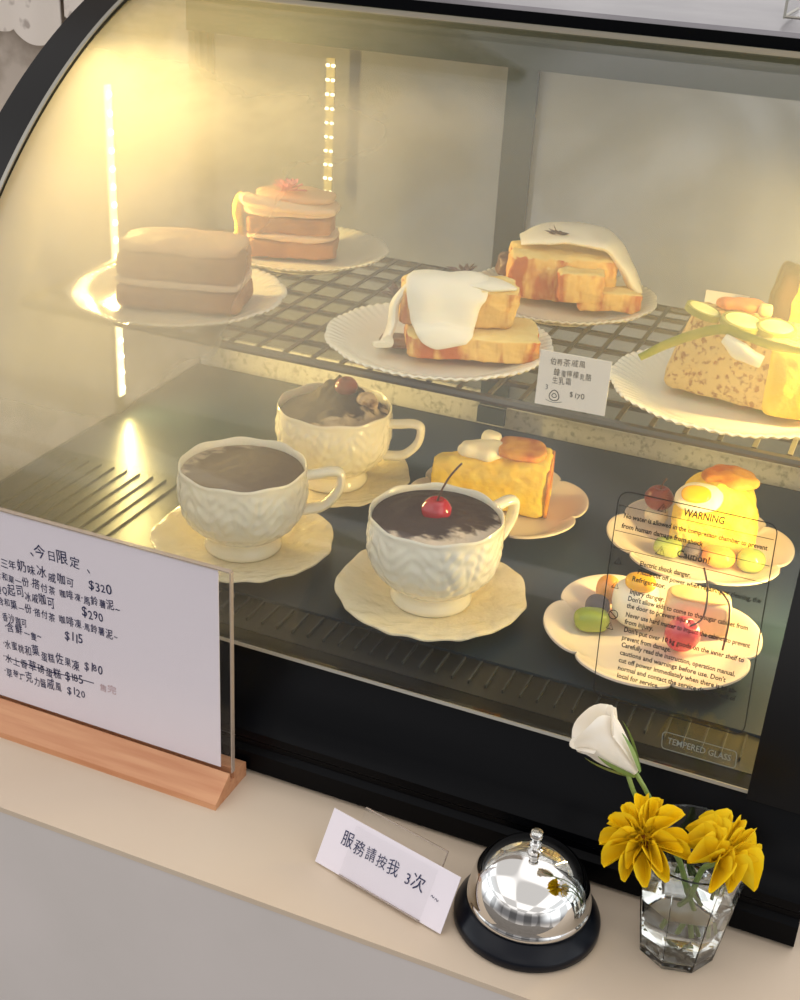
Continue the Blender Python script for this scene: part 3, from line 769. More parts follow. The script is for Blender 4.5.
# ------------------------------------------------------------------ cakes on the shelf
def blk(half, c, k=6, N=14, amp=0.001, freq=90, seed=0, warp=None, shear=(0, 0)):
    """soft block whose base stands at c"""
    mb = MB()
    def wf(q, w):
        w = Vector(warp(q, w)) if warp else w
        return Vector((w.x+shear[0]*(w.z+half[2]), w.y+shear[1]*(w.z+half[2]), w.z))
    mb.soft(half, k, N, wf, amp, freq, seed)
    for v in mb.v: v += Vector((c[0], c[1], c[2]+half[2]))
    return mb
def strip(pts, sizes, side, n=16, amp=0.0012, freq=90, seed=0.0):
    """flattened blob along pts: poured cream, peel, ribbon"""
    P = catmull(pts, 6); m = len(P)
    S = []
    for i in range(m):
        f = i/(m-1)*(len(sizes)-1); k = min(int(f), len(sizes)-2); f -= k
        S.append((sizes[k][0]*(1-f)+sizes[k+1][0]*f, sizes[k][1]*(1-f)+sizes[k+1][1]*f))
    mb = MB().tube(P, S, n, side=side)
    for v in mb.v: v += Vector((noise.noise(v*freq+Vector((seed, 0, 0))), noise.noise(v*freq+Vector((0, seed+5, 0))), noise.noise(v*freq+Vector((0, 0, seed+9)))))*amp
    return mb
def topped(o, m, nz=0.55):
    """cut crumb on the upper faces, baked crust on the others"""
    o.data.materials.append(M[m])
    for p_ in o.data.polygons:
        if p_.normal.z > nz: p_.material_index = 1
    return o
def sprig(parent, loc, r, m, name='dried_flower', n=14, seed=1, h=0.6):
    rnd = random.Random(seed); mb = MB()
    for k in range(n):
        a = rnd.uniform(0, 2*PI); e_ = rnd.uniform(0.2, 1.3); l = r*rnd.uniform(0.7, 1.2)
        d = Vector((math.cos(a)*math.cos(e_), math.sin(a)*math.cos(e_), math.sin(e_)*h+0.1)); s_ = Vector((-math.sin(a), math.cos(a), 0))
        mb.add([(0, 0, 0), d*l*0.5+s_*l*0.22, d*l, d*l*0.5-s_*l*0.22, d*l*0.5+Vector((0, 0, l*0.12)), d*l*0.5-Vector((0, 0, l*0.06))],
               [(0, 1, 4), (1, 2, 4), (2, 3, 4), (3, 0, 4), (1, 0, 5), (2, 1, 5), (3, 2, 5), (0, 3, 5)])
    return mb.build(name, m, parent, loc=loc, smooth=False)

# two-layer cake at the left
t = thing('layer_cake_slice', 'foggy two-layer brown cake slice with peach top on the left plate', 'cake', (-0.3415, 0.2230, ZQ), math.radians(17))
blk((0.0475, 0.0300, 0.0085), (0, 0, 0), 9, N=40, amp=0.0016, seed=1).build('bottom_sponge', 'spongebrown', t)
blk((0.0478, 0.0302, 0.0030), (0, 0, 0.0168), 6, amp=0.0016, seed=2).build('cream_layer', 'creampink', t)
blk((0.0470, 0.0295, 0.0095), (0, 0.001, 0.0222), 9, N=40, amp=0.0016, seed=3).build('top_sponge', 'spongebrown', t)
blk((0.0460, 0.0280, 0.0045), (0, 0.002, 0.0400), 4.5, amp=0.0030, freq=60, seed=4).build('topping', 'spongepeach', t)

t = thing('layer_cake_slice', 'layered cake slice with piped cream and a pink flower on top', 'cake', (-0.3350, 0.3830, ZQ), math.radians(20))
blk((0.0390, 0.0240, 0.0075), (0.002, 0, 0), 9, N=40, amp=0.0016, seed=11).build('sponge_layer', 'spongebrown', t)
blk((0.0400, 0.0250, 0.0038), (0.002, 0, 0.0140), 4, amp=0.0022, freq=70, seed=12).build('cream_layer', 'creampink', t)
blk((0.0370, 0.0235, 0.0075), (0.001, 0, 0.0205), 9, N=40, amp=0.0016, seed=13).build('sponge_layer', 'spongebrown', t)
blk((0.0420, 0.0255, 0.0050), (0, 0, 0.0345), 3.5, amp=0.0025, freq=70, seed=14).build('cream_layer', 'creampink', t)
blk((0.0340, 0.0200, 0.0050), (0.004, 0.004, 0.0430), 3.0, amp=0.0022, freq=60, seed=15).build('top_sponge', 'spongepeach', t)
strip([(-0.037, -0.010, 0.050), (-0.043, -0.012, 0.040), (-0.042, -0.013, 0.022), (-0.041, -0.012, 0.010)], [(0.004, 0.004), (0.009, 0.005), (0.008, 0.004), (0.004, 0.003)], (0, 1, 0), seed=3).build('cream_drip', 'yellowcake', t)
MB().tube([(-0.040, -0.012, 0.048), (-0.034, -0.022, 0.049), (-0.014, -0.0265, 0.0465), (0.018, -0.0265, 0.0435), (0.040, -0.021, 0.0420)], [0.004, 0.006, 0.0048, 0.0042, 0.003], 10).build('cream_roll', 'creampink', t)
fl = thing('edible_flower', 'small pink flower on top of the layered cake slice', 'flower', (-0.3335, 0.3760, ZQ+0.0550))
for k in range(16):
    rnd = random.Random(k); a = k*2.4; l = 0.0170*rnd.uniform(0.75, 1.1); e_ = 0.15+0.05*k
    pm = MB().grid(lambda u, v: ((v*l)*math.cos(e_), (u-.5)*0.007*math.sin(PI*min(.98, v*.9+.08)), v*l*math.sin(e_)*0.8+0.0006*math.cos(u*PI*2)), 5, 6)
    pm.build('petal', 'pinkflower', fl, rotz=a)
MB().soft((0.003, 0.003, 0.003), 2.2, 6).build('flower_center', 'pinkflower', fl, loc=(0, 0, 0.003))

# poured-cream sponge in the middle
t = thing('sponge_cake_slice', 'golden sponge cake in two steps with thick white cream poured over its left front', 'cake', (-0.1200, 0.2310, ZQ+0.0034), math.radians(24))
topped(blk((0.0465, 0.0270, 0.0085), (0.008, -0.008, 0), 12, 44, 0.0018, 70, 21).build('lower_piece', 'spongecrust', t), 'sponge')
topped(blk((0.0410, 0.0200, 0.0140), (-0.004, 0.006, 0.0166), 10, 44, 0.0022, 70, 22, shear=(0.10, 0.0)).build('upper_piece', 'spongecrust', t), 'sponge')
strip([(-0.008, 0.024, 0.0440), (-0.010, 0.010, 0.0470), (-0.012, -0.006, 0.0466), (-0.013, -0.0165, 0.0400), (-0.013, -0.0195, 0.0290), (-0.014, -0.0240, 0.0205), (-0.014, -0.0340, 0.0185), (-0.014, -0.0380, 0.0140), (-0.014, -0.0385, 0.0110)],
      [(0.010, 0.002), (0.026, 0.0035), (0.030, 0.0045), (0.028, 0.0050), (0.023, 0.0045), (0.021, 0.0045), (0.019, 0.0040), (0.015, 0.003), (0.005, 0.0015)], (1, 0, 0), 28, 0.0030, 55, 1.0).build('poured_cream', 'cream', t)
strip([(0.000, 0.002, 0.0466), (0.018, -0.002, 0.0462), (0.030, -0.006, 0.0455), (0.036, -0.008, 0.0440)], [(0.013, 0.003), (0.013, 0.0030), (0.008, 0.0026), (0.002, 0.001)], (0, 1, 0), 16, 0.0020, 60, 4.0).build('poured_cream', 'cream', t)
strip([(-0.034, 0.002, 0.0450), (-0.0455, -0.004, 0.0340), (-0.049, -0.010, 0.0190), (-0.053, -0.018, 0.0075), (-0.055, -0.024, 0.0060)], [(0.008, 0.003), (0.007, 0.003), (0.006, 0.003), (0.009, 0.0028), (0.006, 0.002)], (0, 1, 0), 14, 0.0020, 70, 6.0).build('poured_cream', 'cream', t)
blk((0.0110, 0.0150, 0.0012), (-0.046, 0.004, -0.0020), 3.0, 16, 0.0012, 110, 26).build('jam_and_shade', 'jamshade', t)  # flat brown disc stands in for shade in the plate's well
sprig(t, (0.002, 0.016, 0.0475), 0.013, 'dryflower', seed=4)
sprig(t, (-0.046, 0.012, 0.0300), 0.013, 'dryflower', seed=6, n=18)

# cream-capped pound cake at the back
t = thing('sponge_cake_slice', 'pound cake blocks capped with cream sliding down the right, back of the shelf', 'cake', (-0.0870, 0.3800, ZQ+0.0030), math.radians(20))
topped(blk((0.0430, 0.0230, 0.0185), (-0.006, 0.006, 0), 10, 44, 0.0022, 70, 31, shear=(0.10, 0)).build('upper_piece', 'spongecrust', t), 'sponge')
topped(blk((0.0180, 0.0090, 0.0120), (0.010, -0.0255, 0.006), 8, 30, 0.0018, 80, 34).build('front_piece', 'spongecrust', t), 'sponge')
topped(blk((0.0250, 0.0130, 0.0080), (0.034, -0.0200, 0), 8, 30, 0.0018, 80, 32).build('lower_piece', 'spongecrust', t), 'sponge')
strip([(-0.038, 0.010, 0.0420), (-0.016, 0.009, 0.0480), (0.010, 0.007, 0.0500), (0.030, 0.002, 0.0460), (0.044, -0.006, 0.0330), (0.052, -0.012, 0.0200), (0.058, -0.017, 0.0120)],
      [(0.010, 0.003), (0.018, 0.005), (0.021, 0.005), (0.021, 0.006), (0.018, 0.005), (0.014, 0.005), (0.006, 0.003)], (0, 1, 0.15), 22, 0.0022, 60, 8.0).build('poured_cream', 'cream', t)
sprig(t, (-0.010, 0.000, 0.0505), 0.012, 'dryflower', seed=9)
blk((0.009, 0.012, 0.010), (-0.046, 0.012, 0.010), 2.6, 10, 0.003, 120, 36).build('jam_and_shade', 'jamshade', t)

# speckled chiffon wedge with lime
t = thing('chiffon_wedge', 'speckled chiffon cake wedge topped with lime slices and a green peel', 'cake', (0.0680, 0.2350, ZQ+0.0030), math.radians(8))
poly = [(-0.0370, 0.0), (0.0560, -0.002), (0.0580, 0.034), (0.040, 0.038), (0.0, 0.0440), (-0.0260, 0.0480), (-0.0310, 0.0440)]
def wedge(u, v, d): return (u+0.15*d, d*0.9, v)
mb = MB()
def wfn(q, w):
    u = q.x*0.5+0.5
    h = 0.0560-0.0100*u
    lean = 0.016*(1-u)*(w.z/0.024*0.5+0.5)
    return Vector((w.x+lean, w.y*(0.45+0.55*u)+0.012*(1-u), (w.z/0.024+1)*0.5*h-0.024))
mb.soft((0.0480, 0.0310, 0.024), 12, 44, wfn, 0.0010, 120, 41)
for v in mb.v: v += Vector((0.006, -0.002, 0.024))
mb.build('sponge', 'speckle', t)
blk((0.0200, 0.0250, 0.0232), (0.0450, -0.0080, 0.0), 9, 14, 0.001, 100, 44).build('lit_end', 'yellowcake', t)  # end piece coloured yellow for the LED light falling on it
def disc(r, h, n=28): return MB().lathe([(0, 0), (r*.93, 0), (r, h*.25), (r, h*.75), (r*.93, h), (0, h)], n)
for i, (lx, ly, lz, rx, ry, r) in enumerate(((-0.022, -0.006, 0.0572, 0.10, 0.25, 0.0105), (0.004, -0.012, 0.0548, 0.30, 0.12, 0.0125), (0.025, -0.009, 0.0525, 0.30, 0.05, 0.0120))):
    s_ = thing('lime_slice', ('lime slice at the pointed left end of the speckled wedge', 'middle lime slice lying on the speckled chiffon wedge', 'lime slice next to the yellow end of the speckled wedge')[i], 'fruit slice', (0, 0, 0), 0, 'lime slices on the chiffon wedge')
    cpos = Matrix.Rotation(math.radians(8), 4, 'Z') @ Vector((lx, ly, lz)); s_.location = (0.0680+cpos.x, 0.2350+cpos.y, ZQ+cpos.z); s_.rotation_euler = (rx, ry, 0.3*i); s_.scale = (1.15, 0.75, 1)
    disc(r*0.88, 0.0052).build('flesh', 'lime', s_)
    MB().lathe([(r*0.885, 0), (r, 0.0004), (r, 0.0048), (r*0.885, 0.0052), (r*0.885, 0)], 28).build('peel', 'limepeel', s_)
strip([(-0.056, -0.036, 0.0300), (-0.036, -0.033, 0.0430), (-0.010, -0.031, 0.0540), (0.006, -0.034, 0.0530), (0.030, -0.0355, 0.0490), (0.066, -0.0365, 0.0480)],
      [(0.0032, 0.0010), (0.0042, 0.0011), (0.0042, 0.0011), (0.0036, 0.001), (0.0036, 0.001), (0.001, 0.0006)], (0, -0.4, 1), 10, 0.0003).build('peel_ribbon', 'leafgreen', t)
strip([(-0.006, -0.032, 0.0490), (0.006, -0.0355, 0.0430), (0.020, -0.0365, 0.0385)], [(0.003, 0.002), (0.006, 0.004), (0.004, 0.002)], (0, 0, 1), 12, 0.001).build('cream_dab', 'cream', t)
blk((0.016, 0.008, 0.004), (0.002, 0.012, 0.0545), 2.6, 10, 0.002, 120, 45).build('dried_orange', 'redfruit', t)
blk((0.0045, 0.004, 0.004), (0.018, 0.008, 0.0545), 4, 6, 0.0005, 120, 46).build('butter_cube', 'paleyellow', t)

# yellow wedge with dark crust behind it
t = thing('yellow_cake_wedge', 'bright yellow cake wedge with a dark brown crust and a green sprig', 'cake', (0.1050, 0.3840, ZQ), math.radians(10))
blk((0.0350, 0.0230, 0.0260), (0.012, 0, 0), 7, 14, 0.0014, 90, 51).build('sponge', 'yellowcake', t)
blk((0.0085, 0.0240, 0.0285), (-0.0280, 0.001, 0), 4, 14, 0.0022, 90, 52, shear=(0.14, 0)).build('crust', 'darkcrust', t)
blk((0.028, 0.020, 0.0045), (0.014, 0.0, 0.0500), 2.8, 12, 0.0030, 80, 53).build('cream_top', 'paleyellow', t)
MB().tube(catmull([(-0.004, -0.010, 0.050), (-0.003, -0.010, 0.062), (-0.005, -0.009, 0.074)], 4), [0.0025, 0.003, 0.0035, 0.0040, 0.0045, 0.0045, 0.0045, 0.0050, 0.0030], 10).build('sprig_stem', 'leafgreen', t)
for a, l in ((-2.3, 0.020), (-0.8, 0.022), (0.6, 0.018), (-1.5, 0.026)):
    MB().grid(lambda u, v: (v*l, (u-.5)*0.006*math.sin(PI*min(.97, v*.9+.08)), 0.004*math.sin(v*3)-v*0.008), 5, 7).build('sprig_leaf', 'leafgreen', t, loc=(-0.003, -0.010, 0.0560), rotz=a)

# white card behind the wedge, price tag on the shelf edge
def flatcard(name, label, w, h, loc, rotz, tilt, m='papercream', th=0.0006):
    t = thing(name, label, 'card', loc); t.rotation_euler = (tilt, 0, rotz)
    MB().box((0, 0, 0), (w, th, h)).build('sheet', m, t, smooth=False); return t
c2 = flatcard('price_card', 'small white card standing behind the speckled wedge at the back of the shelf', 0.034, 0.024, (0.0190, 0.4140, ZP), 0.05, -0.15)
cw = MB(); write(cw, '蛋糕', 0.006, 0.018, 0.008, lambda u, v: (u, -0.0002, v), hand=0.4, offset=-0.00004); cw.build('writing', 'inkblack', c2, smooth=False)
c1 = flatcard('price_tag', 'handwritten white price tag with a small drawing at the shelf front edge', 0.0472, 0.0370, (-0.0432, 0.1708, 0.2275), 0.035, -0.05)
cw = MB(); F = lambda u, v: (u, -0.0002, v)
for tx, u, v, w_ in (('伯爵茶戚風', 0.0070, 0.0295, 0.024), ('蜂蜜檸檬乳酪', 0.0100, 0.0222, 0.026), ('生乳霜', 0.0100, 0.0165, 0.013), ('$170', 0.0225, 0.0085, 0.0105), ('3', 0.006, 0.0108, 0.002)):
    write(cw, tx, 0.0052, u, v, F, width=w_, hand=0.4, offset=0.0)
oval = [(0.0125+0.0032*math.cos(a*PI/10)*(1-0.25*math.sin(a*PI/10)), 0.0078+0.0036*math.sin(a*PI/10)) for a in range(21)]
stroke(cw, oval, 0.0006, F); stroke(cw, [(0.0125+(a-0.0125)*.45, 0.0078+(b-0.0078)*.4) for a, b in oval], 0.0005, F)
stroke(cw, [(0.0070+0.011*k/10, 0.0042-0.0012*math.sin(k*PI/10)) for k in range(11)], 0.0003, F)
cw.build('writing', 'inkblack', c1, smooth=False)

# ------------------------------------------------------------------ cakes and fruit on the deck
t = thing('chiffon_block', 'tall yellow chiffon block with browned top and white cream behind the front teacup', 'cake', (-0.1080, 0.2950, ZC+0.0012), math.radians(12))
def d_warp(q, w):
    u = q.x*0.5+0.5
    return Vector((w.x, w.y*(0.30+0.70*u), (w.z+0.0235)*(0.72+0.28*u)-0.0235+0.003*max(0, q.z)*(1-q.y*q.y)))
o = blk((0.0475, 0.0240, 0.0235), (0.001, 0, 0), 9, 44, 0.0016, 80, 61, d_warp).build('sponge', 'yellowcake', t)
blk((0.0190, 0.0190, 0.0036), (0.0235, 0.001, 0.0455), 3.2, 14, 0.0018, 90, 62).build('browned_top', 'browntop', t)
blk((0.0190, 0.0120, 0.0062), (-0.0080, -0.004, 0.0410), 2.5, 14, 0.0034, 80, 63).build('cream', 'cream', t)
blk((0.0080, 0.0070, 0.0060), (-0.0020, 0.009, 0.0460), 2.4, 10, 0.0020, 80, 64).build('cream', 'cream', t)
blk((0.0016, 0.0230, 0.0225), (0.0476, 0.0, 0.0), 6, 10, 0.0006, 80, 65).build('crust_edge', 'browntop', t)
cherry((-0.1290, 0.3210, ZC+0.0292), 'red cherry leaning behind the yellow block, its stem hanging over the cream', 0.0085,
       stem=[(0.001, 0, 0.0055), (0.008, -0.010, 0.0160), (0.017, -0.022, 0.0150), (0.021, -0.0275, 0.002), (0.027, -0.031, -0.016)])
MB().soft((0.0105, 0.0095, 0.0088), 2.2, 10).build('green_grape', 'grape', loc=(-0.1490, 0.3120, ZC+0.0088+0.0032))
tag(bpy.data.objects['green_grape'], 'green grape on the plate behind the front teacup', 'grape')
cdab = blk((0.0095, 0.0095, 0.0095), (-0.1290, 0.3210, ZC+0.0014), 2.6, 10, 0.001, 90, 66).build('cream_dollop', 'cream')
tag(cdab, 'dab of white cream propping the cherry beside the yellow block', 'cream')

t = thing('dome_cake', 'egg-yellow domed cake with browned crown and cream, under the printed warning', 'cake', (0.0670, 0.3120, ZC+0.0010), math.radians(8))
def dome_warp(q, w): return Vector((w.x*(1-0.20*max(0, q.z)), w.y*(1-0.2*max(0, q.z)), w.z+0.012*(1-q.x*q.x)*max(0, q.z)))
blk((0.0320, 0.0240, 0.0225), (0.002, 0, 0), 6, 44, 0.0020, 70, 71, dome_warp).build('sponge', 'yellowcake', t)
blk((0.0215, 0.0180, 0.0060), (0.008, 0.004, 0.0490), 2.3, 16, 0.0028, 90, 72).build('browned_top', 'browntop', t)
eg = blk((0.0180, 0.0120, 0.0060), (0, 0, 0), 2.2, 14, 0.0010, 90, 73).build('cream', 'cream', t, loc=(-0.0120, -0.0170, 0.0420), rot=(0.75, -0.12, 0))
blk((0.0110, 0.0070, 0.0026), (-0.002, 0.0, 0.0105), 2.2, 10, 0.0005, 90, 74).build('mango_heart', 'mango', eg)
def fruit(name, half, loc, m, label, cat, k=2.2, rot=(0, 0, 0)):
    o = MB().soft(half, k, 12, amp=half[0]*0.04, freq=120, seed=loc[0]*50).build(name, m, loc=loc, rot=rot); return tag(o, label, cat)
cherry((0.0225, 0.3250, ZC+0.0232), 'dull red candied cherry leaning left of the domed cake', 0.0110, 'cherrydull', stem=[(0, 0, 0.0066), (0.001, 0.002, 0.012), (0.003, 0.004, 0.016)])
fruit('cream_dollop', (0.0090, 0.0090, 0.0065), (0.0225, 0.3250, ZC+0.0084), 'cream', 'dab of cream under the candied cherry left of the domed cake', 'cream', 2.6)
fruit('blueberry', (0.0068, 0.0066, 0.0062), (0.0610, 0.2790, ZC+0.0080), 'berry', 'dark blueberry in front of the domed yellow cake', 'berry')
fruit('orange_segment', (0.0125, 0.0085, 0.0080), (0.0805, 0.2775, ZC+0.0092), 'orange', 'orange segment between blueberry and grape before the domed cake', 'fruit')
fruit('green_grape', (0.0105, 0.0095, 0.0090), (0.1035, 0.2820, ZC+0.0100), 'grape', 'green grape at the right foot of the domed yellow cake', 'grape')
fruit('kiwi_piece', (0.0105, 0.0080, 0.0065), (0.0425, 0.2770, ZC+0.0076), 'grape', 'yellow-green kiwi piece at the left foot of the domed cake', 'fruit', 2.8)

t = thing('cream_dome', 'white cream dome with a yellow mango crown on the nearest flower plate', 'dessert', (0.0430, 0.1700, ZC), 0.2)
blk((0.0165, 0.0160, 0.0165), (0, 0, 0), 2.4, 16, 0.0016, 70, 81).build('cream', 'cream', t)
blk((0.0105, 0.0095, 0.0055), (0.001, -0.002, 0.0285), 2.3, 10, 0.0006, 70, 82).build('mango_crown', 'mango', t)
t = thing('chiffon_slice', 'pale chiffon slice standing behind the cream dome on the nearest flower plate', 'cake', (0.0830, 0.1830, ZC+0.0012), math.radians(10))
blk((0.0220, 0.0110, 0.0125), (0, 0, 0), 7, 14, 0.0014, 90, 84).build('sponge', 'tan', t)
blk((0.0205, 0.0100, 0.0016), (0, 0, 0.0246), 3, 10, 0.001, 90, 85).build('crust', 'paleyellow', t)
chp = cherry((0.0800, 0.1500, ZC+0.0140), 'large pinkish red cherry with a long curved stem near the glass', 0.0122, 'cherrypink', rot=(0.25, 0.45, 0),
       stem=[(0, 0, 0.0078), (0.003, 0.004, 0.016), (-0.006, 0.012, 0.028), (-0.018, 0.018, 0.036)])
chp.scale = (0.92, 0.92, 1.22)
kw = thing('kiwi_piece', 'green kiwi piece with dark skin at the left of the nearest plate', 'fruit', (0.0190, 0.1480, ZC+0.0006), 0.4)
blk((0.0120, 0.0085, 0.0075), (0, 0, 0), 2.8, 12, 0.0006, 90, 87).build('flesh', 'grape', kw)
fruit('blueberry', (0.0085, 0.0080, 0.0080), (0.0180, 0.1660, ZC+0.0088), 'berry', 'dark blueberry behind the kiwi piece on the nearest plate', 'berry')
fruit('orange_segment', (0.0085, 0.0075, 0.0110), (0.0200, 0.1850, ZC+0.0125), 'orange', 'orange segment left behind the cream dome on the nearest plate', 'fruit')
MB().tube(catmull([(0.1060, 0.1620, ZC+0.0020), (0.1065, 0.1640, ZC+0.020), (0.1040, 0.1680, ZC+0.034), (0.0960, 0.1750, ZC+0.0385)], 5), 0.0008, 6).build('vanilla_twig', 'stem')
tag(bpy.data.objects['vanilla_twig'], 'thin dark twig standing on the right of the nearest plate', 'garnish')
# ------------------------------------------------------------------ menu board
YM = -0.0215
mh = thing('menu_stand', 'clear acrylic menu holder in a long beech wood base at the left of the counter', 'sign holder', (0, 0, 0))
bprof = [(-0.0425, 0.0), (-0.0420, 0.0040), (-0.0245, 0.0160), (-0.0236, 0.0160), (-0.0236, 0.0085), (-0.0186, 0.0085), (-0.0186, 0.0160), (-0.0170, 0.0160), (-0.0030, 0.0110), (-0.0025, 0.0)]
MB().prism(bprof, lambda u, v, d: (d, u, v), -0.46, -0.1635).build('base', 'wood', mh, smooth=False)
for yy in (YM-0.0017, YM+0.0007):
    MB().box((-0.45, yy, 0.0088), (-0.1632, yy+0.0010, 0.1638)).build('acrylic_sheet', 'acrylic', mh, smooth=False)
MB().box((-0.1631, YM-0.0017, 0.0165), (-0.1622, YM+0.0017, 0.1638)).build('acrylic_edge', 'acrylicedge', mh, smooth=False)
MB().box((-0.45, YM-0.0017, 0.1639), (-0.1632, YM+0.0017, 0.1646)).build('acrylic_edge', 'acrylicedge', mh, smooth=False)
ms = thing('menu_sheet', 'white handwritten menu with prices inside the acrylic holder', 'menu', (0, YM, 0))
MB().box((-0.448, -0.0003, 0.0172), (-0.1715, 0.0003, 0.1626)).build('sheet', 'paper', ms, smooth=False)
cw = MB(); F = lambda u, v: (u, -0.0005, v)
HW = lambda tx, u, v, w_, sz=0.0084: write(cw, tx, sz, u, v, F, width=w_, hand=0.45, offset=0.00006)
HW('、今日限定 、', -0.3089, 0.1370, 0.0460, 0.0092)
HW('香三年奶味冰戚咖可', -0.3400, 0.1225, 0.0640); HW('$320', -0.2655, 0.1235, 0.0185, 0.0092)
HW('·含和菓一份·搭付茶 咖啡凍·馬鈴薯泥~', -0.3400, 0.1128, 0.0980, 0.0072)
HW('QQ起司冰戚咖可', -0.3390, 0.1022, 0.0470); HW('$290', -0.2720, 0.1020, 0.0170, 0.0092)
HW('·含和菓一份·搭付茶 咖啡凍·馬鈴薯泥~', -0.3400, 0.0920, 0.0950, 0.0072)
HW('香沙咖可', -0.3360, 0.0800, 0.0200, 0.0072); HW('·含鮮一隻~', -0.3350, 0.0730, 0.0300, 0.0072); HW('$115', -0.2870, 0.0800, 0.0150, 0.0088)
HW('·水蜜桃和菓蛋糕佐果凍', -0.3380, 0.0590, 0.0620); HW('$180', -0.2732, 0.0610, 0.0150, 0.0088)
HW('·水上香草磅蛋糕', -0.3390, 0.0475, 0.0480); HW('$185', -0.2890, 0.0485, 0.0150, 0.0086)
stroke(cw, [(-0.336, 0.0505), (-0.30, 0.0500), (-0.285, 0.0515), (-0.266, 0.0520)], 0.0007, F)
HW('·草莓巧克力醬戚風', -0.3390, 0.0360, 0.0470); HW('$120', -0.2884, 0.0378, 0.0150, 0.0088)
cw.build('writing', 'ink', ms, smooth=False)
cw = MB(); HW('售完', -0.2620, 0.0490, 0.0140, 0.0068); cw.build('faint_note', 'inkred', ms, smooth=False)

# ------------------------------------------------------------------ small card in an acrylic holder
hx, hy = -0.0861, -0.0567; rz_ = math.atan2(-0.0782+0.0567, 0.0039+0.0861); tl = math.radians(-30)
card = thing('paper_card', 'small white card with handwritten bell instructions leaning back beside the bell', 'card', (hx, hy, 0.0014)); card.rotation_euler = (tl, 0, rz_)
MB().box((0, 0, 0), (0.0925, 0.0006, 0.0345)).build('sheet', 'paper', card, smooth=False)
cw = MB(); F = lambda u, v: (u, -0.0003, v)
write(cw, '服務請按我', 0.0098, 0.0120, 0.0175, lambda u, v: F(u, v-0.05*(u-0.012)), width=0.0440, hand=0.4, offset=0.0)
write(cw, '3次', 0.0098, 0.0600, 0.0155, F, width=0.0145, hand=0.3, offset=0.0)
write(cw, '〜〜', 0.0060, 0.0790, 0.0140, F, width=0.0060, hand=0.3)
cw.build('writing', 'ink', card, smooth=False)
ah = thing('acrylic_card_holder', 'clear angled acrylic card holder behind the small white card', 'card holder', (hx, hy, 0.0)); ah.rotation_euler = (tl, 0, rz_)
# plate behind the card, lip in front, foot on the counter
MB().box((0.0190, 0.0012, 0.0022), (0.0780, 0.0026, 0.0440)).build('back_plate', 'acrylic', ah, smooth=False)
MB().box((0.0190, -0.0022, 0.0022), (0.0780, -0.0012, 0.0330)).build('front_lip', 'acrylic', ah, smooth=False)
MB().box((0.0190, -0.0026, 0.0015), (0.0780, 0.0024, 0.0020)).build('fold', 'acrylicedge', ah, smooth=False)
MB().box((0.0190, 0.0012, 0.0441), (0.0780, 0.0026, 0.0448)).build('polished_edge', 'acrylicedge', ah, smooth=False)
MB().box((0.0781, 0.0012, 0.0024), (0.0787, 0.0026, 0.0448)).build('polished_edge', 'acrylicedge', ah, smooth=False)

# ------------------------------------------------------------------ service bell
bl = thing('service_bell', 'chrome service bell on a black base at the counter edge', 'bell', (0.0440, -0.0432, 0.0002))
MB().lathe([(0, 0.0), (0.0415, 0.0), (0.0425, 0.0012), (0.0425, 0.0045), (0.0418, 0.0065), (0.0395, 0.0088), (0.0365, 0.0128), (0.0345, 0.0142), (0, 0.0142)], 96).build('base', 'bellbase', bl, angle=50)
dp = [(0.0355, 0.0150), (0.0358, 0.0158), (0.0358, 0.0185), (0.0352, 0.0192), (0.0350, 0.0200)]
for k in range(1, 24):
    a = PI/2*k/24
    dp.append((0.0350*math.cos(a)**0.86, 0.0200+0.0300*math.sin(a)))
dp += [(0.0045, 0.0501), (0, 0.0502)]
MB().lathe([(0, 0.0150)]+dp, 96).build('dome', 'chrome', bl, angle=50)
MB().lathe([(0, 0.0500), (0.0042, 0.0502), (0.0042, 0.0520), (0.0028, 0.0526), (0.0028, 0.0548), (0.0034, 0.0552), (0.0034, 0.0570), (0.0026, 0.0576), (0.0026, 0.0606), (0.0038, 0.0612), (0.0041, 0.0628), (0.0034, 0.0642), (0, 0.0645)], 32).build('push_button', 'chrome', bl, angle=40)

# ------------------------------------------------------------------ tumbler with flowers
GX, GY = 0.1277, -0.0262
def octo(r, z, th, hard=1.0):
    k = math.cos(PI/8)/math.cos(((th+PI/8) % (PI/4))-PI/8)
    w = 1.0 if z < 0.055 else max(0, 1-(z-0.055)/0.012)
    q = r*(1+(k-1)*w*hard)
    return (q*math.cos(th), q*math.sin(th), z)
tg = thing('drinking_glass', 'small faceted drinking glass of water holding cut flowers', 'glass', (GX, GY, 0.0002), 0.25)
MB().lathe([(0, 0.0), (0.0205, 0.0), (0.0218, 0.0012), (0.0246, 0.020), (0.0282, 0.048), (0.0308, 0.066), (0.0320, 0.0755), (0.0314, 0.0762), (0.0307, 0.0755), (0.0296, 0.066), (0.0270, 0.048), (0.0234, 0.020), (0.0208, 0.0060), (0.018, 0.0046), (0, 0.0044)], 96,
           octo).build('vessel', 'tumbler', tg, angle=12)
wt = MB().lathe([(0, 0.0047), (0.0178, 0.0049), (0.0205, 0.0062), (0.0230, 0.020), (0.0254, 0.0400), (0, 0.0400)], 96, octo).build('water', 'water', loc=(GX, GY, 0.0002), rotz=0.25, angle=30)
tag(wt, 'clear water in the small glass of flowers', 'water')

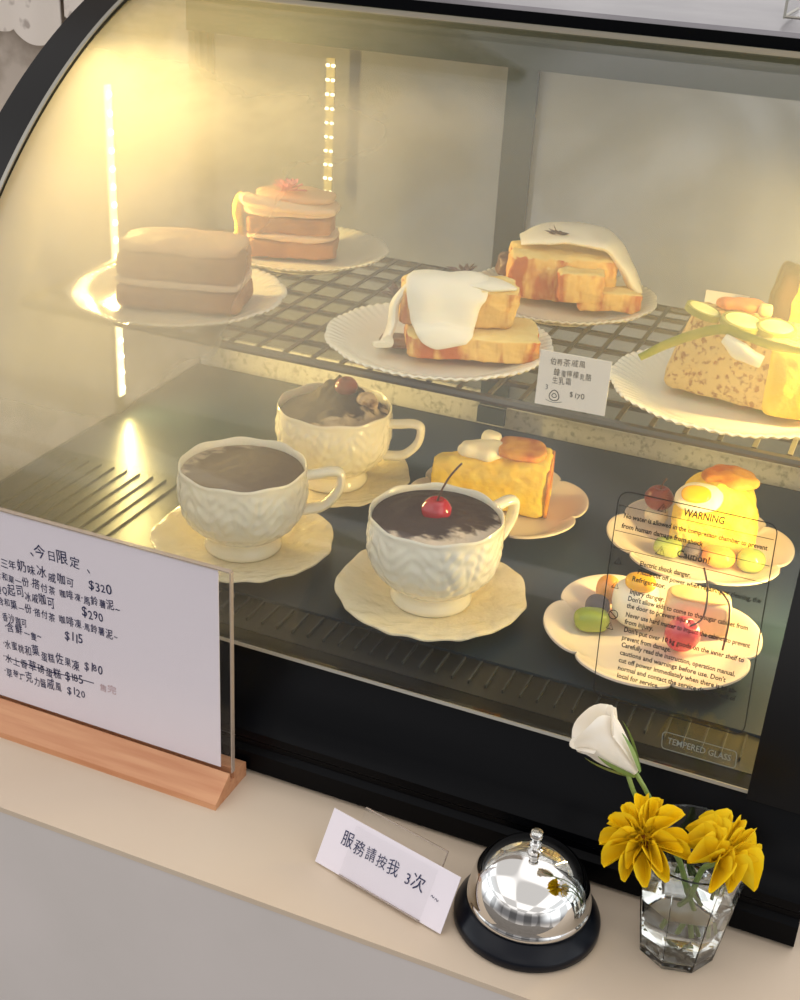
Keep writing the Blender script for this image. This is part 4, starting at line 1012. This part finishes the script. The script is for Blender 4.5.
def petal_bm(L, Wd, curl, cup_):
    def fn(u, v):
        w = Wd*(0.35+0.65*math.sin(PI*0.5*min(1, v*1.7)))*(max(0.0, 1-max(0, (v-0.62)/0.40)**2))**0.5*(u-.5)*2
        x = L*v
        return Vector((x, w*0.5, curl*L*v*v+cup_*(w*w)/Wd))
    mb = MB().grid(fn, 7, 9)
    vs = [Vector(v)-Vector((0, 0, 0.0005)) for v in mb.v]
    mb.add(vs, [tuple(reversed(f)) for f in mb.f]); return mb
def bloom(name, label, c, axis, spin, rings, stem_pts, heart=0.0055, tilt=None):
    t = thing(name, label, 'flower', c)
    q = Vector(axis).to_track_quat('Z', 'Y'); t.rotation_euler = q.to_euler()
    for ri, (n, L, Wd, elev, curl) in enumerate(rings):
        base = None
        for k in range(n):
            rnd = random.Random(ri*100+k+int(spin*10))
            if base is None: base = petal_bm(L, Wd, curl, 2.0).build('petal', 'yellowpetal', t); o = base
            else: o = base.copy(); COL.objects.link(o); o.parent = t
            a = spin+2*PI*k/n+ri*0.3+rnd.uniform(-.12, .12)
            o.rotation_euler = (Matrix.Rotation(a, 3, 'Z') @ Matrix.Rotation(-(elev+rnd.uniform(-.15, .15)), 3, 'Y')).to_euler()
            s_ = rnd.uniform(0.85, 1.1); o.scale = (s_, s_*rnd.uniform(0.9, 1.1), s_); o.location = (0.002*math.cos(a), 0.002*math.sin(a), 0.001*ri)
    MB().soft((heart, heart, heart*0.7), 2.2, 8, amp=0.0008, freq=400).build('flower_center', 'yellowheart', t, loc=(0, 0, 0.002))
    inv = q.to_matrix().inverted()
    MB().tube(catmull([inv @ (Vector(s_)-Vector(c)) for s_ in stem_pts], 6), 0.0016, 8).build('stem', 'greenstem', t)
    return t
f1 = (0.1040, -0.0520, 0.0890)
bloom('chrysanthemum', 'larger open yellow chrysanthemum leaning out of the glass to the left', f1, (-0.05, -0.60, 0.78), 0.4,
      [(12, 0.0222, 0.0086, -0.06, 0.05), (8, 0.0185, 0.0076, 0.28, 0.12), (12, 0.0095, 0.0028, 0.75, 0.30)], [f1, (0.1090, -0.0440, 0.085), (0.1190, -0.0300, 0.068), (0.1280, -0.0235, 0.040), (0.1330, -0.0190, 0.0150)], 0.0048)
f2 = (0.1420, -0.0380, 0.0800)
bloom('chrysanthemum', 'yellow chrysanthemum drooping over the right rim of the glass', f2, (0.30, -0.10, 0.95), 1.1,
      [(11, 0.0208, 0.0096, 0.05, 0.05), (7, 0.0168, 0.0082, 0.35, 0.12), (10, 0.0090, 0.0030, 0.8, 0.30)], [f2, (0.1385, -0.0360, 0.073), (0.1340, -0.0300, 0.062), (0.1300, -0.0250, 0.036), (0.1250, -0.0200, 0.0160)], 0.0040)
# white bud
wb0 = Vector((0.0900, -0.0300, 0.1135)); wd = Vector((0.0590, -0.0300, 0.1380))-wb0
t = thing('lisianthus_bud', 'half-open white flower bud on a long green stem rising to the left', 'flower', wb0)
q = wd.to_track_quat('Z', 'Y'); t.rotation_euler = q.to_euler(); LW = wd.length
for k in range(4):
    a0 = k*PI/2+0.5
    def pf(u, v, a0=a0, k=k):
        a = a0+(u-.5)*2.3
        r = 0.0025+0.0125*math.sin(min(1, v*1.02)*PI*0.55)**1.1*(0.82+0.06*(k % 2))
        r += 0.0050*max(0, v-0.82)/0.18*(0.6+0.4*math.sin(5*u+k))
        return Vector((r*math.cos(a), r*math.sin(a), LW*(v*(1-0.22*abs(2*u-1)**3) - (0.10*max(0, v-0.85)/0.15 if k % 2 else 0.0))))
    mb = MB().grid(pf, 12, 14)
    n0 = len(mb.v); mb.add([Vector((v.x*0.96, v.y*0.96, v.z-0.0002)) for v in mb.v], [tuple(reversed(f)) for f in mb.f])
    mb.build('petal', 'whitepetal', t, angle=70)
for k in range(5):
    a0 = k*2*PI/5
    MB().grid(lambda u, v: Vector(((0.0032+0.0118*math.sin(v*PI*0.42)+0.0004)*math.cos(a0+(u-.5)*(0.55*(1-v)+.02)), (0.0032+0.0118*math.sin(v*PI*0.42)+0.0004)*math.sin(a0+(u-.5)*(0.55*(1-v)+.02)), v*LW*0.62-0.001)), 4, 8).build('sepal', 'greenstem', t)
inv = q.to_matrix().inverted()
for pts in ([wb0, (0.0990, -0.0290, 0.1000), (0.1130, -0.0230, 0.0720), (0.1260, -0.0170, 0.0400), (0.1360, -0.0130, 0.0140)], [wb0+Vector((-0.004, -0.001, -0.001)), (0.0930, -0.0330, 0.1000), (0.1040, -0.0330, 0.0860)]):
    MB().tube(catmull([inv @ (Vector(s_)-wb0) for s_ in pts], 6), 0.0013, 8).build('stem', 'greenstem', t)

# clear box corner on top of the case
ab = thing('acrylic_box', 'clear acrylic box standing on the right of the case top', 'box', (0.0445, 0.400, 0.4562))
MB().box((0, 0, 0), (0.12, 0.07, 0.06)).build('shell', 'acrylic', ab, smooth=False)
for a, b in (((0, 0, 0.0012), (0.12, 0, 0.0012)), ((0, 0, 0), (0, 0, 0.06)), ((0, 0, 0.0012), (0, 0.07, 0.0012))):
    MB().tube([a, b], 0.0011, 6).build('polished_edge', 'silver', ab)
